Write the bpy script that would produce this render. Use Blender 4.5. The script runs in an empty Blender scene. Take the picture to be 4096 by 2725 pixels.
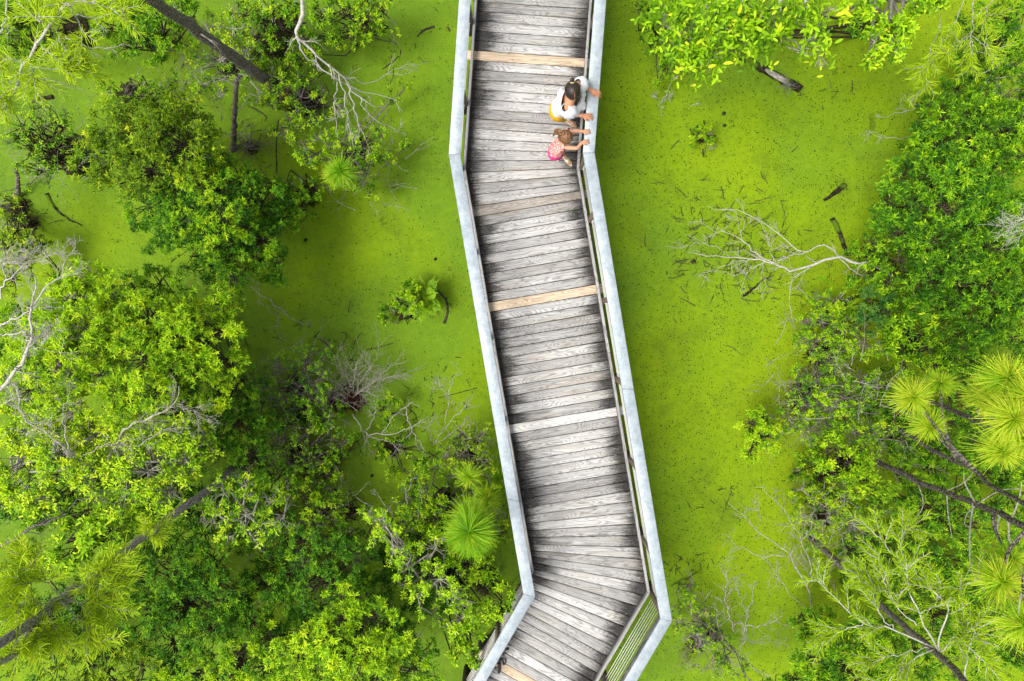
import bpy, math, random
import numpy as np
from math import sin, cos, pi, radians
from mathutils import Vector, Matrix

# ---------------------------------------------------------------- camera, light, exposure
S = bpy.context.scene
COL = S.collection
FPX, HC, DECK = 2731.0, 11.6, 1.2          # focal length in photo pixels, camera height over the water, deck height
n_ = np.array([(2070 - 2048) / FPX, (1267 - 1362.5) / FPX, 1.0]); n_ /= np.linalg.norm(n_)
R_ = np.array([math.sqrt(1 - n_[0] ** 2), 0, -n_[0]])
dx_ = -n_[0] * n_[1] / R_[0]
D_ = np.array([dx_, -math.sqrt(1 - n_[1] ** 2 - dx_ ** 2), -n_[1]])
F_ = np.cross(R_, D_)
cam = bpy.data.cameras.new('camera'); camo = bpy.data.objects.new('camera', cam); COL.objects.link(camo)
cam.sensor_width = 36; cam.lens = FPX / 4096 * 36; cam.clip_end = 500; cam.clip_start = .05
camo.matrix_world = Matrix([[R_[0], -D_[0], -F_[0], 0], [R_[1], -D_[1], -F_[1], 0], [R_[2], -D_[2], -F_[2], HC], [0, 0, 0, 1]])
S.camera = camo

SUN_EL, SUN_AZ = 62, 200                    # azimuth the light comes FROM, counter-clockwise from +x
w = bpy.data.worlds.new('World'); S.world = w; w.use_nodes = True
wn, wl = w.node_tree.nodes, w.node_tree.links
sky = wn.new('ShaderNodeTexSky'); sky.sky_type = 'NISHITA'; sky.sun_disc = False
sky.sun_elevation = radians(SUN_EL); sky.sun_rotation = radians(90 - SUN_AZ)
sky.air_density = 1.0; sky.dust_density = 4.0
hs = wn.new('ShaderNodeHueSaturation'); hs.inputs['Saturation'].default_value = .35
wl.new(sky.outputs[0], hs.inputs['Color']); wl.new(hs.outputs[0], wn['Background'].inputs[0])
wn['Background'].inputs[1].default_value = .12
sd = bpy.data.lights.new('sun', 'SUN'); sd.energy = 1.5; sd.angle = radians(22); sd.color = (1, .97, .92)
so = bpy.data.objects.new('sun', sd); COL.objects.link(so)
sv = Vector((cos(radians(SUN_AZ)) * cos(radians(SUN_EL)), sin(radians(SUN_AZ)) * cos(radians(SUN_EL)), sin(radians(SUN_EL))))
so.rotation_euler = sv.to_track_quat('Z', 'Y').to_euler(); so.location = sv * 30
S.view_settings.view_transform = 'Standard'; S.view_settings.look = 'None'; S.view_settings.gamma = 1
S.view_settings.use_curve_mapping = False
S.view_settings.exposure = .87
S.render.engine = 'CYCLES'
S.cycles.max_bounces = 5; S.cycles.diffuse_bounces = 2; S.cycles.transparent_max_bounces = 4

# ---------------------------------------------------------------- helpers
rng = np.random.default_rng(7)
def P(px, py, z):
    """photo pixel (4096 wide) -> the world point at height z seen there"""
    v = F_ + (px - 2048) / FPX * R_ + (py - 1362.5) / FPX * D_
    return v * (HC - z) / (-v[2]) + np.array([0, 0, HC])
K = 4096 / 2357
def Q(x, y, z): return P(x * K, y * K, z)   # the same from the 2357-wide reading grid
def SC(z): return FPX / (HC - z)            # photo pixels per metre at height z

def nrm(a): return a / (np.linalg.norm(a, axis=-1, keepdims=True) + 1e-9)

def mk(name, V, F, mat, parent=None, smooth=False, tint=None, origin=None, **props):
    V = np.asarray(V, float).reshape(-1, 3)
    if origin is not None: V = V - np.asarray(origin, float)
    Fs = F if isinstance(F, list) else [F]
    Fs = [np.asarray(f, np.int32) for f in Fs if len(f)]
    me = bpy.data.meshes.new(name)
    me.vertices.add(len(V)); me.vertices.foreach_set('co', V.astype(np.float32).ravel())
    li = np.concatenate([f.ravel() for f in Fs]); tot = np.concatenate([np.full(len(f), f.shape[1], np.int32) for f in Fs])
    st = np.concatenate([[0], np.cumsum(tot)[:-1]]).astype(np.int32)
    me.loops.add(len(li)); me.loops.foreach_set('vertex_index', li)
    me.polygons.add(len(tot)); me.polygons.foreach_set('loop_start', st); me.polygons.foreach_set('loop_total', tot)
    me.update(calc_edges=True)
    if smooth: me.polygons.foreach_set('use_smooth', np.ones(len(tot), bool))
    if tint is not None:
        a = me.attributes.new('tint', 'FLOAT', 'POINT'); a.data.foreach_set('value', np.asarray(tint, np.float32).ravel())
    me.materials.append(mat)
    o = bpy.data.objects.new(name, me); COL.objects.link(o)
    if origin is not None: o.location = origin
    if parent is not None: o.parent = parent; 
    for k, v in props.items(): o[k] = v
    return o

def thing(name, label, cat, loc=(0, 0, 0), group=None):
    o = bpy.data.objects.new(name, None); COL.objects.link(o); o.location = loc
    o.empty_display_size = .2; o['label'] = label; o['category'] = cat
    if group: o['group'] = group
    return o
def tag(o, label, cat, group=None):
    o['label'] = label; o['category'] = cat
    if group: o['group'] = group
    return o

class Geo:
    """collects vertex and face arrays, then links them as ONE mesh object; vertices are kept in world space"""
    def __init__(s): s.V = []; s.F = {}; s.T = []; s.n = 0
    def add(s, V, F, tint=None):
        V = np.asarray(V, float).reshape(-1, 3)
        Fs = F if isinstance(F, list) else [F]
        for f in Fs:
            f = np.asarray(f)
            if len(f): s.F.setdefault(f.shape[1], []).append(f + s.n)
        s.V.append(V); s.T.append(np.zeros(len(V)) if tint is None else np.broadcast_to(np.asarray(tint, float).ravel(), (len(V),)) if np.size(tint) == 1 else np.asarray(tint, float).ravel())
        s.n += len(V)
    def build(s, name, mat, parent=None, smooth=False, origin=None, **props):
        if s.n == 0: return None
        V = np.concatenate(s.V)
        if parent is not None: V = V - np.array(parent_loc(parent))
        return mk(name, V, [np.concatenate(v) for v in s.F.values()], mat, parent, smooth, np.concatenate(s.T), origin, **props)
    # -- shapes
    def box(s, c, u, v, w, lu, lv, lw, bev=0.0, tint=None):
        """box centred c with unit axes u v w and full sizes"""
        c, u, v, w = (np.asarray(a, float) for a in (c, u, v, w))
        u, v, w = u * lu / 2, v * lv / 2, w * lw / 2
        if bev <= 0:
            V = [c + a * u + b * v + d * w for a in (-1, 1) for b in (-1, 1) for d in (-1, 1)]
            F = [(0, 1, 3, 2), (4, 6, 7, 5), (0, 4, 5, 1), (2, 3, 7, 6), (0, 2, 6, 4), (1, 5, 7, 3)]
            s.add(V, np.array(F), tint); return
        bu, bv, bw = 1 - 2 * bev / lu, 1 - 2 * bev / lv, 1 - 2 * bev / lw
        # top bevel only profile: three rings
        V = []; ring = [(-1, -1), (1, -1), (1, 1), (-1, 1)]
        for (k, ku, kv) in ((-1, 1, 1), (bw, 1, 1), (1, bu, bv)):
            V += [c + a * ku * u + b * kv * v + k * w for a, b in ring]
        F = [(3, 2, 1, 0), (8, 9, 10, 11)] + [(i, (i + 1) % 4, 4 + (i + 1) % 4, 4 + i) for i in range(4)] + [(4 + i, 4 + (i + 1) % 4, 8 + (i + 1) % 4, 8 + i) for i in range(4)]
        s.add(V, np.array(F), tint)
    def tubes(s, Pn, Rn, sides=4, tint=None, cap=True):
        """Pn (N,k,3) polylines, Rn (N,k) radii"""
        Pn = np.asarray(Pn, float); Rn = np.asarray(Rn, float)
        if Pn.ndim == 2: Pn = Pn[None]; Rn = Rn[None]
        N, k, _ = Pn.shape
        if N == 0: return
        T = np.empty_like(Pn); T[:, 1:-1] = Pn[:, 2:] - Pn[:, :-2]; T[:, 0] = Pn[:, 1] - Pn[:, 0]; T[:, -1] = Pn[:, -1] - Pn[:, -2]
        T = nrm(T); D = nrm(Pn[:, -1] - Pn[:, 0])
        ref = np.eye(3)[np.argmin(np.abs(D), axis=1)][:, None]
        U = nrm(np.cross(T, ref)); W = np.cross(T, U)
        a = np.arange(sides) / sides * 2 * pi
        V = Pn[:, :, None] + Rn[:, :, None, None] * (np.cos(a)[:, None] * U[:, :, None] + np.sin(a)[:, None] * W[:, :, None])
        b = (np.arange(N) * k * sides)[:, None, None] + (np.arange(k - 1) * sides)[None, :, None]
        i = np.arange(sides)[None, None]; j = (i + 1) % sides
        Fq = np.stack([b + i, b + j, b + sides + j, b + sides + i], -1).reshape(-1, 4)
        Fs = [Fq]
        if cap:
            b0 = (np.arange(N) * k * sides)[:, None]
            Fs.append(np.concatenate([b0 + np.arange(sides)[::-1], b0 + (k - 1) * sides + np.arange(sides)]))
            if sides == 4: Fs = [np.concatenate(Fs)]
        tt = None if tint is None else np.repeat(np.broadcast_to(np.asarray(tint, float), (N,)), k * sides)
        s.add(V, Fs, tt)
    def strips(s, Pn, Wn, side=None, tint=None):
        """flat ribbons along polylines Pn (N,k,3), half-widths Wn (N,k)"""
        N, k, _ = Pn.shape
        if N == 0: return
        T = nrm(np.gradient(Pn, axis=1))
        if side is None: side = nrm(rng.normal(size=(N, 1, 3)))
        U = nrm(np.cross(T, side))
        V = np.stack([Pn - U * Wn[..., None], Pn + U * Wn[..., None]], 2)
        b = (np.arange(N) * k * 2)[:, None] + (np.arange(k - 1) * 2)[None]
        s.add(V, np.stack([b, b + 1, b + 3, b + 2], -1).reshape(-1, 4), None if tint is None else np.repeat(tint, k * 2))
    def leaves(s, base, d, up, L, Wd, tint, kind=4):
        """leaf blades: base (N,3), direction d, approx normal up"""
        N = len(base)
        if N == 0: return
        d = nrm(d); sd_ = nrm(np.cross(d, up)); n = np.cross(sd_, d)
        L = np.broadcast_to(L, (N,))[:, None]; Wd = np.broadcast_to(Wd, (N,))[:, None]
        if kind == 4:
            V = np.stack([base, base + d * L * .5 - sd_ * Wd * .5 + n * Wd * .22, base + d * L - n * L * .10, base + d * L * .5 + sd_ * Wd * .5 + n * Wd * .22], 1)
            b = np.arange(N)[:, None] * 4
            s.add(V, np.concatenate([b + [0, 1, 2], b + [0, 2, 3]]), np.repeat(tint, 4))
        else:
            V = np.stack([base, base + d * L * .28 - sd_ * Wd * .42 + n * Wd * .2, base + d * L * .68 - sd_ * Wd * .45 + n * Wd * .16 - n * L * .03,
                          base + d * L - n * L * .12, base + d * L * .68 + sd_ * Wd * .45 + n * Wd * .16 - n * L * .03, base + d * L * .28 + sd_ * Wd * .42 + n * Wd * .2], 1)
            b = np.arange(N)[:, None] * 6
            s.add(V, np.concatenate([b + [0, 1, 2, 3], b + [0, 3, 4, 5]]), np.repeat(tint, 6))

def parent_loc(o):
    x = np.zeros(3)
    while o is not None: x = x + np.array(o.location); o = o.parent
    return x

def poly(pts, k):
    """resample a polyline to k points, Catmull-Rom smoothed"""
    p = np.asarray(pts, float)
    if len(p) == 2: return p[0] + np.linspace(0, 1, k)[:, None] * (p[1] - p[0])
    e = np.concatenate([[2 * p[0] - p[1]], p, [2 * p[-1] - p[-2]]])
    t = np.linspace(0, len(p) - 1 - 1e-6, k); i = t.astype(int); f = (t - i)[:, None]
    a, b, c, d = e[i], e[i + 1], e[i + 2], e[i + 3]
    return .5 * (2 * b + (c - a) * f + (2 * a - 5 * b + 4 * c - d) * f ** 2 + (3 * b - a - 3 * c + d) * f ** 3)

# ---------------------------------------------------------------- materials
class NT:
    def __init__(s, name):
        s.m = bpy.data.materials.new(name); s.m.use_nodes = True; s.t = s.m.node_tree
        s.b = s.t.nodes['Principled BSDF']; s.out = s.t.nodes['Material Output']
    def n(s, typ, **kw):
        x = s.t.nodes.new('ShaderNode' + typ)
        for k, v in kw.items():
            if k in x.inputs.keys(): s.inp(x, k, v)
            else: setattr(x, k, v)
        return x
    def inp(s, x, k, v):
        if isinstance(v, bpy.types.NodeSocket): s.t.links.new(v, x.inputs[k])
        else: x.inputs[k].default_value = v
    def math(s, op, a, b=0.0, c=0.0, clamp=False):
        x = s.t.nodes.new('ShaderNodeMath'); x.operation = op; x.use_clamp = clamp
        for i, v in enumerate((a, b, c)): s.inp(x, i, v)
        return x.outputs[0]
    def mix(s, f, a, b, mode='MIX'):
        x = s.t.nodes.new('ShaderNodeMix'); x.data_type = 'RGBA'; x.blend_type = mode
        s.inp(x, 0, f)
        for i, v in ((6, a), (7, b)):
            s.inp(x, i, v if isinstance(v, bpy.types.NodeSocket) else (*v, 1))
        return x.outputs[2]
    def ramp(s, f, stops):
        x = s.t.nodes.new('ShaderNodeValToRGB'); s.inp(x, 0, f); e = x.color_ramp.elements
        while len(e) < len(stops): e.new(.5)
        for el, (p, c) in zip(e, stops):
            el.position = p; el.color = (*c, 1) if not np.isscalar(c) else (c, c, c, 1)
        return x.outputs[0]
    def mapr(s, v, a, b, c=0.0, d=1.0):
        x = s.t.nodes.new('ShaderNodeMapRange'); x.interpolation_type = 'SMOOTHSTEP'
        for i, q in enumerate((v, a, b, c, d)): s.inp(x, i, q)
        return x.outputs[0]
    def noise(s, vec, scale, detail=3, rough=.5, dist=0.0, dim='3D'):
        x = s.n('TexNoise'); x.inputs['Scale'].default_value = scale; x.inputs['Detail'].default_value = detail
        x.inputs['Roughness'].default_value = rough; x.inputs['Distortion'].default_value = dist
        s.inp(x, 'Vector', vec); return x.outputs[0]
    def vec(s, which='Object'): return s.n('TexCoord').outputs[which]
    def scale(s, v, sc, off=(0, 0, 0)):
        x = s.n('Mapping'); s.inp(x, 'Vector', v); x.inputs['Scale'].default_value = sc
        s.inp(x, 'Location', off); return x.outputs[0]
    def base(s, c, rough=.8, spec=.3, bump=None, bd=.01, bs=.5):
        s.inp(s.b, 'Base Color', c if isinstance(c, bpy.types.NodeSocket) else (*c, 1))
        s.inp(s.b, 'Roughness', rough); s.inp(s.b, 'Specular IOR Level', spec)
        if bump is not None:
            x = s.n('Bump'); x.inputs['Distance'].default_value = bd; x.inputs['Strength'].default_value = bs
            s.inp(x, 'Height', bump); s.inp(s.b, 'Normal', x.outputs[0])
        return s.m

def leaf_mat(name, stops, trans=.15, rough=.5, spec=.16):
    t = NT(name); at = t.n('Attribute', attribute_name='tint')
    v = t.noise(t.vec(), 9, 2)
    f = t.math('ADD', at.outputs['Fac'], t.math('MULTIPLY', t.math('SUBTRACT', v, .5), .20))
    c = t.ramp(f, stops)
    t.base(c, rough, spec)
    tr = t.n('BsdfTranslucent'); g = t.mix(1.0, c, (1.3, 1.25, .6), 'MULTIPLY'); t.inp(tr, 'Color', g)
    mx = t.n('MixShader'); mx.inputs[0].default_value = trans
    t.t.links.new(t.b.outputs[0], mx.inputs[1]); t.t.links.new(tr.outputs[0], mx.inputs[2]); t.t.links.new(mx.outputs[0], t.out.inputs[0])
    return t.m

M = {}
G3 = lambda a, b, c, y: [(0, a), (.45, b), (.8, c), (1, y)]
M['leaf_dark'] = leaf_mat('glossy_dark_leaves', G3((.016, .068, .005), (.055, .190, .006), (.165, .390, .008), (.33, .52, .01)))
M['leaf_mid'] = leaf_mat('mid_green_leaves', G3((.026, .10, .004), (.115, .29, .005), (.30, .54, .006), (.50, .64, .01)))
M['leaf_bright'] = leaf_mat('bright_green_leaves', G3((.05, .15, .004), (.20, .41, .005), (.42, .66, .008), (.60, .72, .02)))
M['leaf_lime'] = leaf_mat('lime_leaves', G3((.09, .22, .005), (.28, .52, .006), (.50, .74, .012), (.72, .78, .04)), trans=.2)
M['leaf_olive'] = leaf_mat('olive_leaves', G3((.045, .10, .005), (.16, .30, .006), (.36, .52, .008), (.60, .64, .02)))
M['cypress'] = leaf_mat('cypress_foliage', G3((.18, .32, .008), (.36, .53, .010), (.50, .63, .015), (.60, .64, .04)), trans=.2, rough=.6)
M['pine'] = leaf_mat('pine_needles', G3((.08, .24, .006), (.19, .42, .01), (.38, .57, .015), (.62, .66, .05)), trans=.25, rough=.5)
M['fern'] = leaf_mat('fern_green', G3((.07, .19, .005), (.17, .34, .006), (.30, .48, .010), (.4, .3, .04)))
M['red_leaf'] = leaf_mat('red_brown_leaves', G3((.25, .05, .01), (.45, .10, .02), (.6, .18, .04), (.6, .4, .05)))

def bark_mat(name, dark, light, sc=(14, 14, 3), moss=None, thr=(.42, .62), bd=.03):
    t = NT(name); v = t.scale(t.vec(), sc)
    n1 = t.noise(v, 1.5, 6, .65); n2 = t.noise(t.vec(), 5, 3)
    f = t.mapr(n1, thr[0], thr[1]); c = t.mix(f, dark, light)
    c = t.mix(t.math('MULTIPLY', t.mapr(n2, .4, .7), .45), c, tuple(x * .55 for x in light))
    if moss: c = t.mix(t.mapr(t.noise(t.vec(), 3.3, 4, .6), .5, .62), c, moss)
    return t.base(c, .9, .15, n1, bd, .9)
M['bark_grey'] = bark_mat('grey_bark', (.07, .058, .045), (.32, .28, .24), (30, 30, 30))
M['bark_light'] = bark_mat('light_grey_bark', (.13, .115, .095), (.44, .41, .37), (30, 30, 30))
M['bark_pine'] = bark_mat('pine_bark', (.035, .028, .024), (.28, .24, .21), (26, 26, 26), thr=(.46, .56))
M['bark_white'] = bark_mat('bleached_wood', (.18, .165, .13), (.52, .49, .43), (20, 20, 20), thr=(.3, .5), bd=.005)
M['bark_pale'] = bark_mat('pale_bark', (.16, .14, .10), (.48, .45, .38), (22, 22, 22), thr=(.35, .6), bd=.005)
M['twig_dark'] = bark_mat('dark_twig', (.03, .026, .012), (.12, .10, .06), (20, 20, 20), bd=.004)
M['twig_grey'] = bark_mat('grey_twig', (.10, .085, .065), (.33, .29, .24), (20, 20, 20), bd=.004)
M['log_wet'] = bark_mat('wet_log_bark', (.012, .012, .006), (.07, .05, .03), (12, 12, 12), moss=(.10, .17, .01))
M['peat_and_gap_shade'] = bark_mat('root_peat_and_gap_shade', (.018, .014, .008), (.085, .062, .035), (14, 14, 14), moss=(.04, .07, .010), bd=.06)
M['knee'] = bark_mat('mossy_knee', (.045, .055, .015), (.16, .15, .07), (40, 40, 40), moss=(.10, .17, .02), bd=.01)
M['moss_grey'] = bark_mat('spanish_moss', (.16, .17, .13), (.38, .38, .32), (9, 9, 9), bd=.01)

# duckweed
def duckweed():
    t = NT('duckweed'); v = t.vec()
    sx = t.n('SeparateXYZ'); t.inp(sx, 0, v)
    big = t.noise(v, .30, 4, .55); mid = t.noise(v, 1.1, 6, .68, .3); fine = t.noise(v, 70, 3, .7); clump = t.noise(v, 9, 5, .7)
    warm = t.math('ADD', big, t.math('MULTIPLY', t.mapr(sx.outputs[0], -3.0, 5.0), .14))     # the weed on the far side has aged yellower
    c = t.ramp(warm, [(.34, (.095, .185, .014)), (.50, (.142, .258, .010)), (.62, (.192, .308, .003)), (.75, (.232, .340, .002))])
    c = t.mix(t.math('MULTIPLY', t.mapr(mid, .48, .70), .50), c, (.085, .125, .008))
    c = t.mix(t.math('MULTIPLY', t.mapr(clump, .48, .70), .45), c, (.10, .19, .006))
    c = t.mix(t.math('MULTIPLY', t.mapr(clump, .50, .28), .22), c, (.33, .48, .02))
    c = t.mix(t.math('MULTIPLY', t.mapr(fine, .38, .7), .50), c, (.075, .165, .005))
    fr = t.noise(v, 190, 2, .6)
    c = t.mix(t.math('MULTIPLY', t.mapr(fr, .54, .70), .45), c, (.45, .62, .05))
    # small floating specks, thick in some drifts and rare in others
    dens = t.math('ADD', t.math('MULTIPLY', t.noise(v, .8, 5, .7), .7), t.math('MULTIPLY', t.noise(v, 4, 4, .65), .6))
    dens = t.math('ADD', dens, t.math('MULTIPLY', t.mapr(sx.outputs[0], .8, 2.2), .15))
    nz = t.n('TexNoise', Scale=34.0); t.inp(nz, 'Vector', v); ms = t.n('VectorMath', operation='SCALE'); t.inp(ms, 0, nz.outputs['Color']); ms.inputs['Scale'].default_value = .03
    wv = t.n('VectorMath', operation='ADD'); t.inp(wv, 0, v); t.inp(wv, 1, ms.outputs[0])
    for sc_, am in ((28.0, .95), (44.0, .88)):
        vo = t.n('TexVoronoi', Scale=sc_, Randomness=1.0); t.inp(vo, 'Vector', wv.outputs[0])
        sel = t.n('SeparateColor'); t.inp(sel, 0, vo.outputs['Color'])
        size = t.math('MULTIPLY', t.math('ADD', t.math('POWER', sel.outputs[0], 2.0), .30), .36)
        pick = t.math('LESS_THAN', sel.outputs[1], t.mapr(dens, .54, .86, .06, .92))
        spot = t.math('MULTIPLY', t.math('SUBTRACT', 1.0, t.mapr(vo.outputs['Distance'], t.math('MULTIPLY', size, .55), size)), pick)
        c = t.mix(t.math('MULTIPLY', spot, am), c, (.020, .045, .005))
    gap = t.mapr(t.noise(v, 2.0, 9, .78, .4), .585, .70)
    c = t.mix(t.math('MULTIPLY', gap, .72), c, (.040, .070, .006))
    return t.base(c, .8, .12, t.math('ADD', fine, clump), .012, .35)
M['duckweed'] = duckweed()

def plank_mat(name, lo, hi, stain=1.0, warm=(.42, .33, .22)):
    t = NT(name); v = t.vec(); rnd = t.n('ObjectInfo').outputs['Random']; g = t.vec('Generated')
    sx = t.n('SeparateXYZ'); t.inp(sx, 0, v); gx = t.n('SeparateXYZ'); t.inp(gx, 0, g)
    off = t.n('CombineXYZ'); t.inp(off, 0, t.math('MULTIPLY', rnd, 37.0)); t.inp(off, 1, t.math('MULTIPLY', rnd, 91.0)); t.inp(off, 2, t.math('MULTIPLY', rnd, 53.0))
    vo = t.n('VectorMath', operation='ADD'); t.inp(vo, 0, v); t.inp(vo, 1, off.outputs[0]); vv = vo.outputs[0]
    a = t.noise(t.scale(vv, (1.1, 7.5, 1)), 1.0, 1.5, .4, .25)          # its contour lines are the cathedral grain
    rings = t.math('ADD', t.math('MULTIPLY', t.math('SINE', t.math('MULTIPLY', a, 150.0)), .5), .5)
    streak = t.noise(t.scale(vv, (2.5, 120, 1)), 1.0, 3, .6)
    broad = t.noise(t.scale(vv, (1.3, 14, 1)), 1.0, 3, .5)
    per = t.math('FRACT', t.math('MULTIPLY', rnd, 17.31))
    c = t.mix(t.math('ADD', t.math('MULTIPLY', per, .75), t.math('MULTIPLY', broad, .35)), lo, hi)
    c = t.mix(t.math('MULTIPLY', t.mapr(broad, .5, .75), .45), c, warm)
    c = t.mix(t.math('MULTIPLY', t.math('POWER', rings, 2.0), .55), c, tuple(x * .42 for x in lo))
    c = t.mix(t.math('MULTIPLY', t.mapr(streak,   .47, .70), .52), c, tuple(x * .28 for x in lo))
    c = t.mix(t.math('MULTIPLY', t.mapr(streak, .50, .22), .35), c, tuple(min(1, x * 1.25) for x in hi))
    if stain > 0:
        dist = t.math('MINIMUM', gx.outputs[0], t.math('SUBTRACT', 1.0, gx.outputs[0]))
        left = t.math('LESS_THAN', gx.outputs[0], .5)
        wob = t.math('ADD', t.math('MULTIPLY', t.noise(t.scale(vv, (4, 45, 1)), 1.0, 5, .75), .30), t.math('MULTIPLY', t.noise(t.scale(vv, (60, 60, 1)), 1.0, 2, .6), .10))
        reach = t.math('ADD', t.math('ADD', .085, t.math('MULTIPLY', t.math('FRACT', t.math('MULTIPLY', rnd, 7.77)), .12)), t.math('MULTIPLY', left, .035))
        k = t.math('SUBTRACT', t.math('ADD', dist, wob), .20)
        m_ = t.mapr(k, t.math('ADD', reach, .06), t.math('SUBTRACT', reach, .095))
        spk = t.mapr(t.noise(t.scale(vv, (75, 75, 1)), 1.0, 2, .6), .60, .66)
        blk = t.mix(t.math('MULTIPLY', spk, .6), (.022, .021, .020), (.30, .27, .25))
        c = t.mix(t.math('MULTIPLY', m_, .94 * stain), c, blk)
        mid = t.mapr(t.noise(t.scale(vv, (2.2, 22, 1)), 1.0, 4, .6), .60, .78)
        c = t.mix(t.math('MULTIPLY', mid, .40 * stain), c, (.10, .095, .09))
    return t.base(c, .85, .2, t.math('ADD', streak, rings), .002, .35)
M['plank'] = plank_mat('weathered_deck_wood', (.29, .28, .265), (.70, .68, .65))
M['plank_new'] = plank_mat('fresh_pine_wood', (.60, .44, .29), (.76, .61, .44), 0.0, (.80, .66, .50))
M['plank_white'] = plank_mat('bleached_deck_wood', (.62, .60, .56), (.80, .78, .74), 0.0, (.66, .58, .48))
M['plank_tan'] = plank_mat('tan_deck_wood', (.33, .29, .24), (.48, .44, .38), .3, (.42, .35, .27))
M['rail_wood'] = plank_mat('weathered_rail_wood', (.30, .29, .275), (.50, .49, .465), 0.0, (.30, .26, .2))
M['post_wood'] = plank_mat('brown_post_wood', (.13, .10, .07), (.24, .19, .14), 0.0, (.22, .16, .1))
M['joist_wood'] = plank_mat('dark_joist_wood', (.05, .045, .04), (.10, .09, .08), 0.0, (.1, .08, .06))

def capm():
    t = NT('galvanised_cap'); v = t.vec()
    a = t.noise(v, 28, 4, .6); b = t.noise(v, 6, 4, .6); c_ = t.noise(v, 150, 2, .5)
    vo = t.n('TexVoronoi', Scale=42.0); t.inp(vo, 'Vector', v); s_ = t.n('SeparateColor'); t.inp(s_, 0, vo.outputs['Color'])
    c = t.mix(t.mapr(b, .35, .65), (.31, .36, .385), (.44, .49, .515))
    c = t.mix(t.math('MULTIPLY', s_.outputs[0], .35), c, (.24, .29, .32))
    c = t.mix(t.math('MULTIPLY', t.mapr(a, .45, .7), .45), c, (.50, .56, .59))
    c = t.mix(t.math('MULTIPLY', t.mapr(c_, .64, .7), .5), c, (.70, .74, .76))
    st = t.mapr(t.noise(t.scale(v, (2.5, 9, 9)), 1.0, 7, .75), .56, .70); c = t.mix(t.math('MULTIPLY', st, .45), c, (.22, .25, .24))
    m = t.base(c, .55, .4, a, .003, .4); t.b.inputs['Metallic'].default_value = .15
    return m
M['cap'] = capm()
def plain(name, c, rough=.6, metal=0.0, spec=.4, var=.15, sc=30):
    t = NT(name); n = t.noise(t.vec(), sc, 3)
    m = t.base(t.mix(t.math('MULTIPLY', n, 1.0), tuple(x * (1 - var) for x in c), tuple(min(1, x * (1 + var)) for x in c)), rough, spec)
    t.b.inputs['Metallic'].default_value = metal; return m
M['cable'] = plain('steel_cable', (.66, .64, .56), .4, .3)
M['bolt'] = plain('steel_bolt', (.75, .75, .72), .3, .5)
M['screw'] = plain('rusty_screw', (.06, .05, .045), .7)

# ---------------------------------------------------------------- water
nx, ny = 60, 60
gx_, gy_ = np.meshgrid(np.linspace(-60, 60, nx), np.linspace(-60, 60, ny), indexing='ij')
V = np.stack([gx_, gy_, 0 * gx_], -1).reshape(-1, 3)
i_ = (np.arange(nx - 1) * ny)[:, None] + np.arange(ny - 1)
water = mk('water', V, np.stack([i_, i_ + ny, i_ + ny + 1, i_ + 1], -1).reshape(-1, 4), M['duckweed'], kind='structure')

# ---------------------------------------------------------------- boardwalk
bw = thing('boardwalk', 'weathered grey plank boardwalk with cable railings crossing the duckweed swamp', 'boardwalk', (.6, -1, 0))
capL = np.array([(-.545, 6.6), (-.855, 2.20), (.164, -3.86), (-1.93, -7.55)])
capR = np.array([(1.285, 6.6), (.964, 2.22), (2.062, -4.20), (.155, -7.55)])
def offset(pl, d):
    """shift an open polyline sideways by d (to its left when d > 0), mitred"""
    t = nrm(np.diff(pl, axis=0)); n = np.stack([-t[:, 1], t[:, 0]], 1); out = []
    for i in range(len(pl)):
        if i == 0: out.append(pl[0] + n[0] * d)
        elif i == len(pl) - 1: out.append(pl[-1] + n[-1] * d)
        else:
            m = nrm(n[i - 1] + n[i]); out.append(pl[i] + m * d / (m @ n[i]))
    return np.array(out)
IN = {'L': 1, 'R': -1}                                     # running down the picture, the deck lies to the left of capL
def xy3(p, z): return np.array([p[0], p[1], z])
def lerp(a, b, t): return a + (b - a) * t
def beam(name, pl, off, width, z0, z1, mat, side, splices=(), bev=.003, gap=.002, ends=None):
    """one straight mitred board per segment, cut again at the splices"""
    a, b = offset(pl, IN[side] * off - width / 2), offset(pl, IN[side] * off + width / 2)
    res = []
    for i in range(len(pl) - 1):
        cuts = [0] + sorted(t for s, t in splices if s == i) + [1]
        for c0, c1 in zip(cuts[:-1], cuts[1:]):
            q = [lerp(a[i], a[i + 1], c0), lerp(a[i], a[i + 1], c1), lerp(b[i], b[i + 1], c1), lerp(b[i], b[i + 1], c0)]
            cen = sum(q) / 4; d = nrm(pl[i + 1] - pl[i]); nn = np.array([-d[1], d[0]])
            loc = [np.array([(p - cen) @ d, (p - cen) @ nn]) for p in q]
            loc[0][0] += gap; loc[3][0] += gap; loc[1][0] -= gap; loc[2][0] -= gap
            ins = [p * 1.0 for p in loc]
            for p in ins: p[1] -= np.sign(p[1]) * bev; p[0] -= np.sign(p[0]) * bev
            h = z1 - z0
            Vv = [(*p, -h / 2) for p in loc] + [(*p, h / 2 - bev) for p in loc] + [(*p, h / 2) for p in ins]
            Ff = [(3, 2, 1, 0), (8, 9, 10, 11)] + [(k, (k + 1) % 4, 4 + (k + 1) % 4, 4 + k) for k in range(4)] + [(4 + k, 4 + (k + 1) % 4, 8 + (k + 1) % 4, 8 + k) for k in range(4)]
            o = mk(name, Vv, np.array(Ff), mat, bw)
            o.location = np.array([cen[0], cen[1], (z0 + z1) / 2]) - parent_loc(bw); o.rotation_euler.z = math.atan2(d[1], d[0])
            res.append(o)
    return res
TOPZ = 2.27
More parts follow.
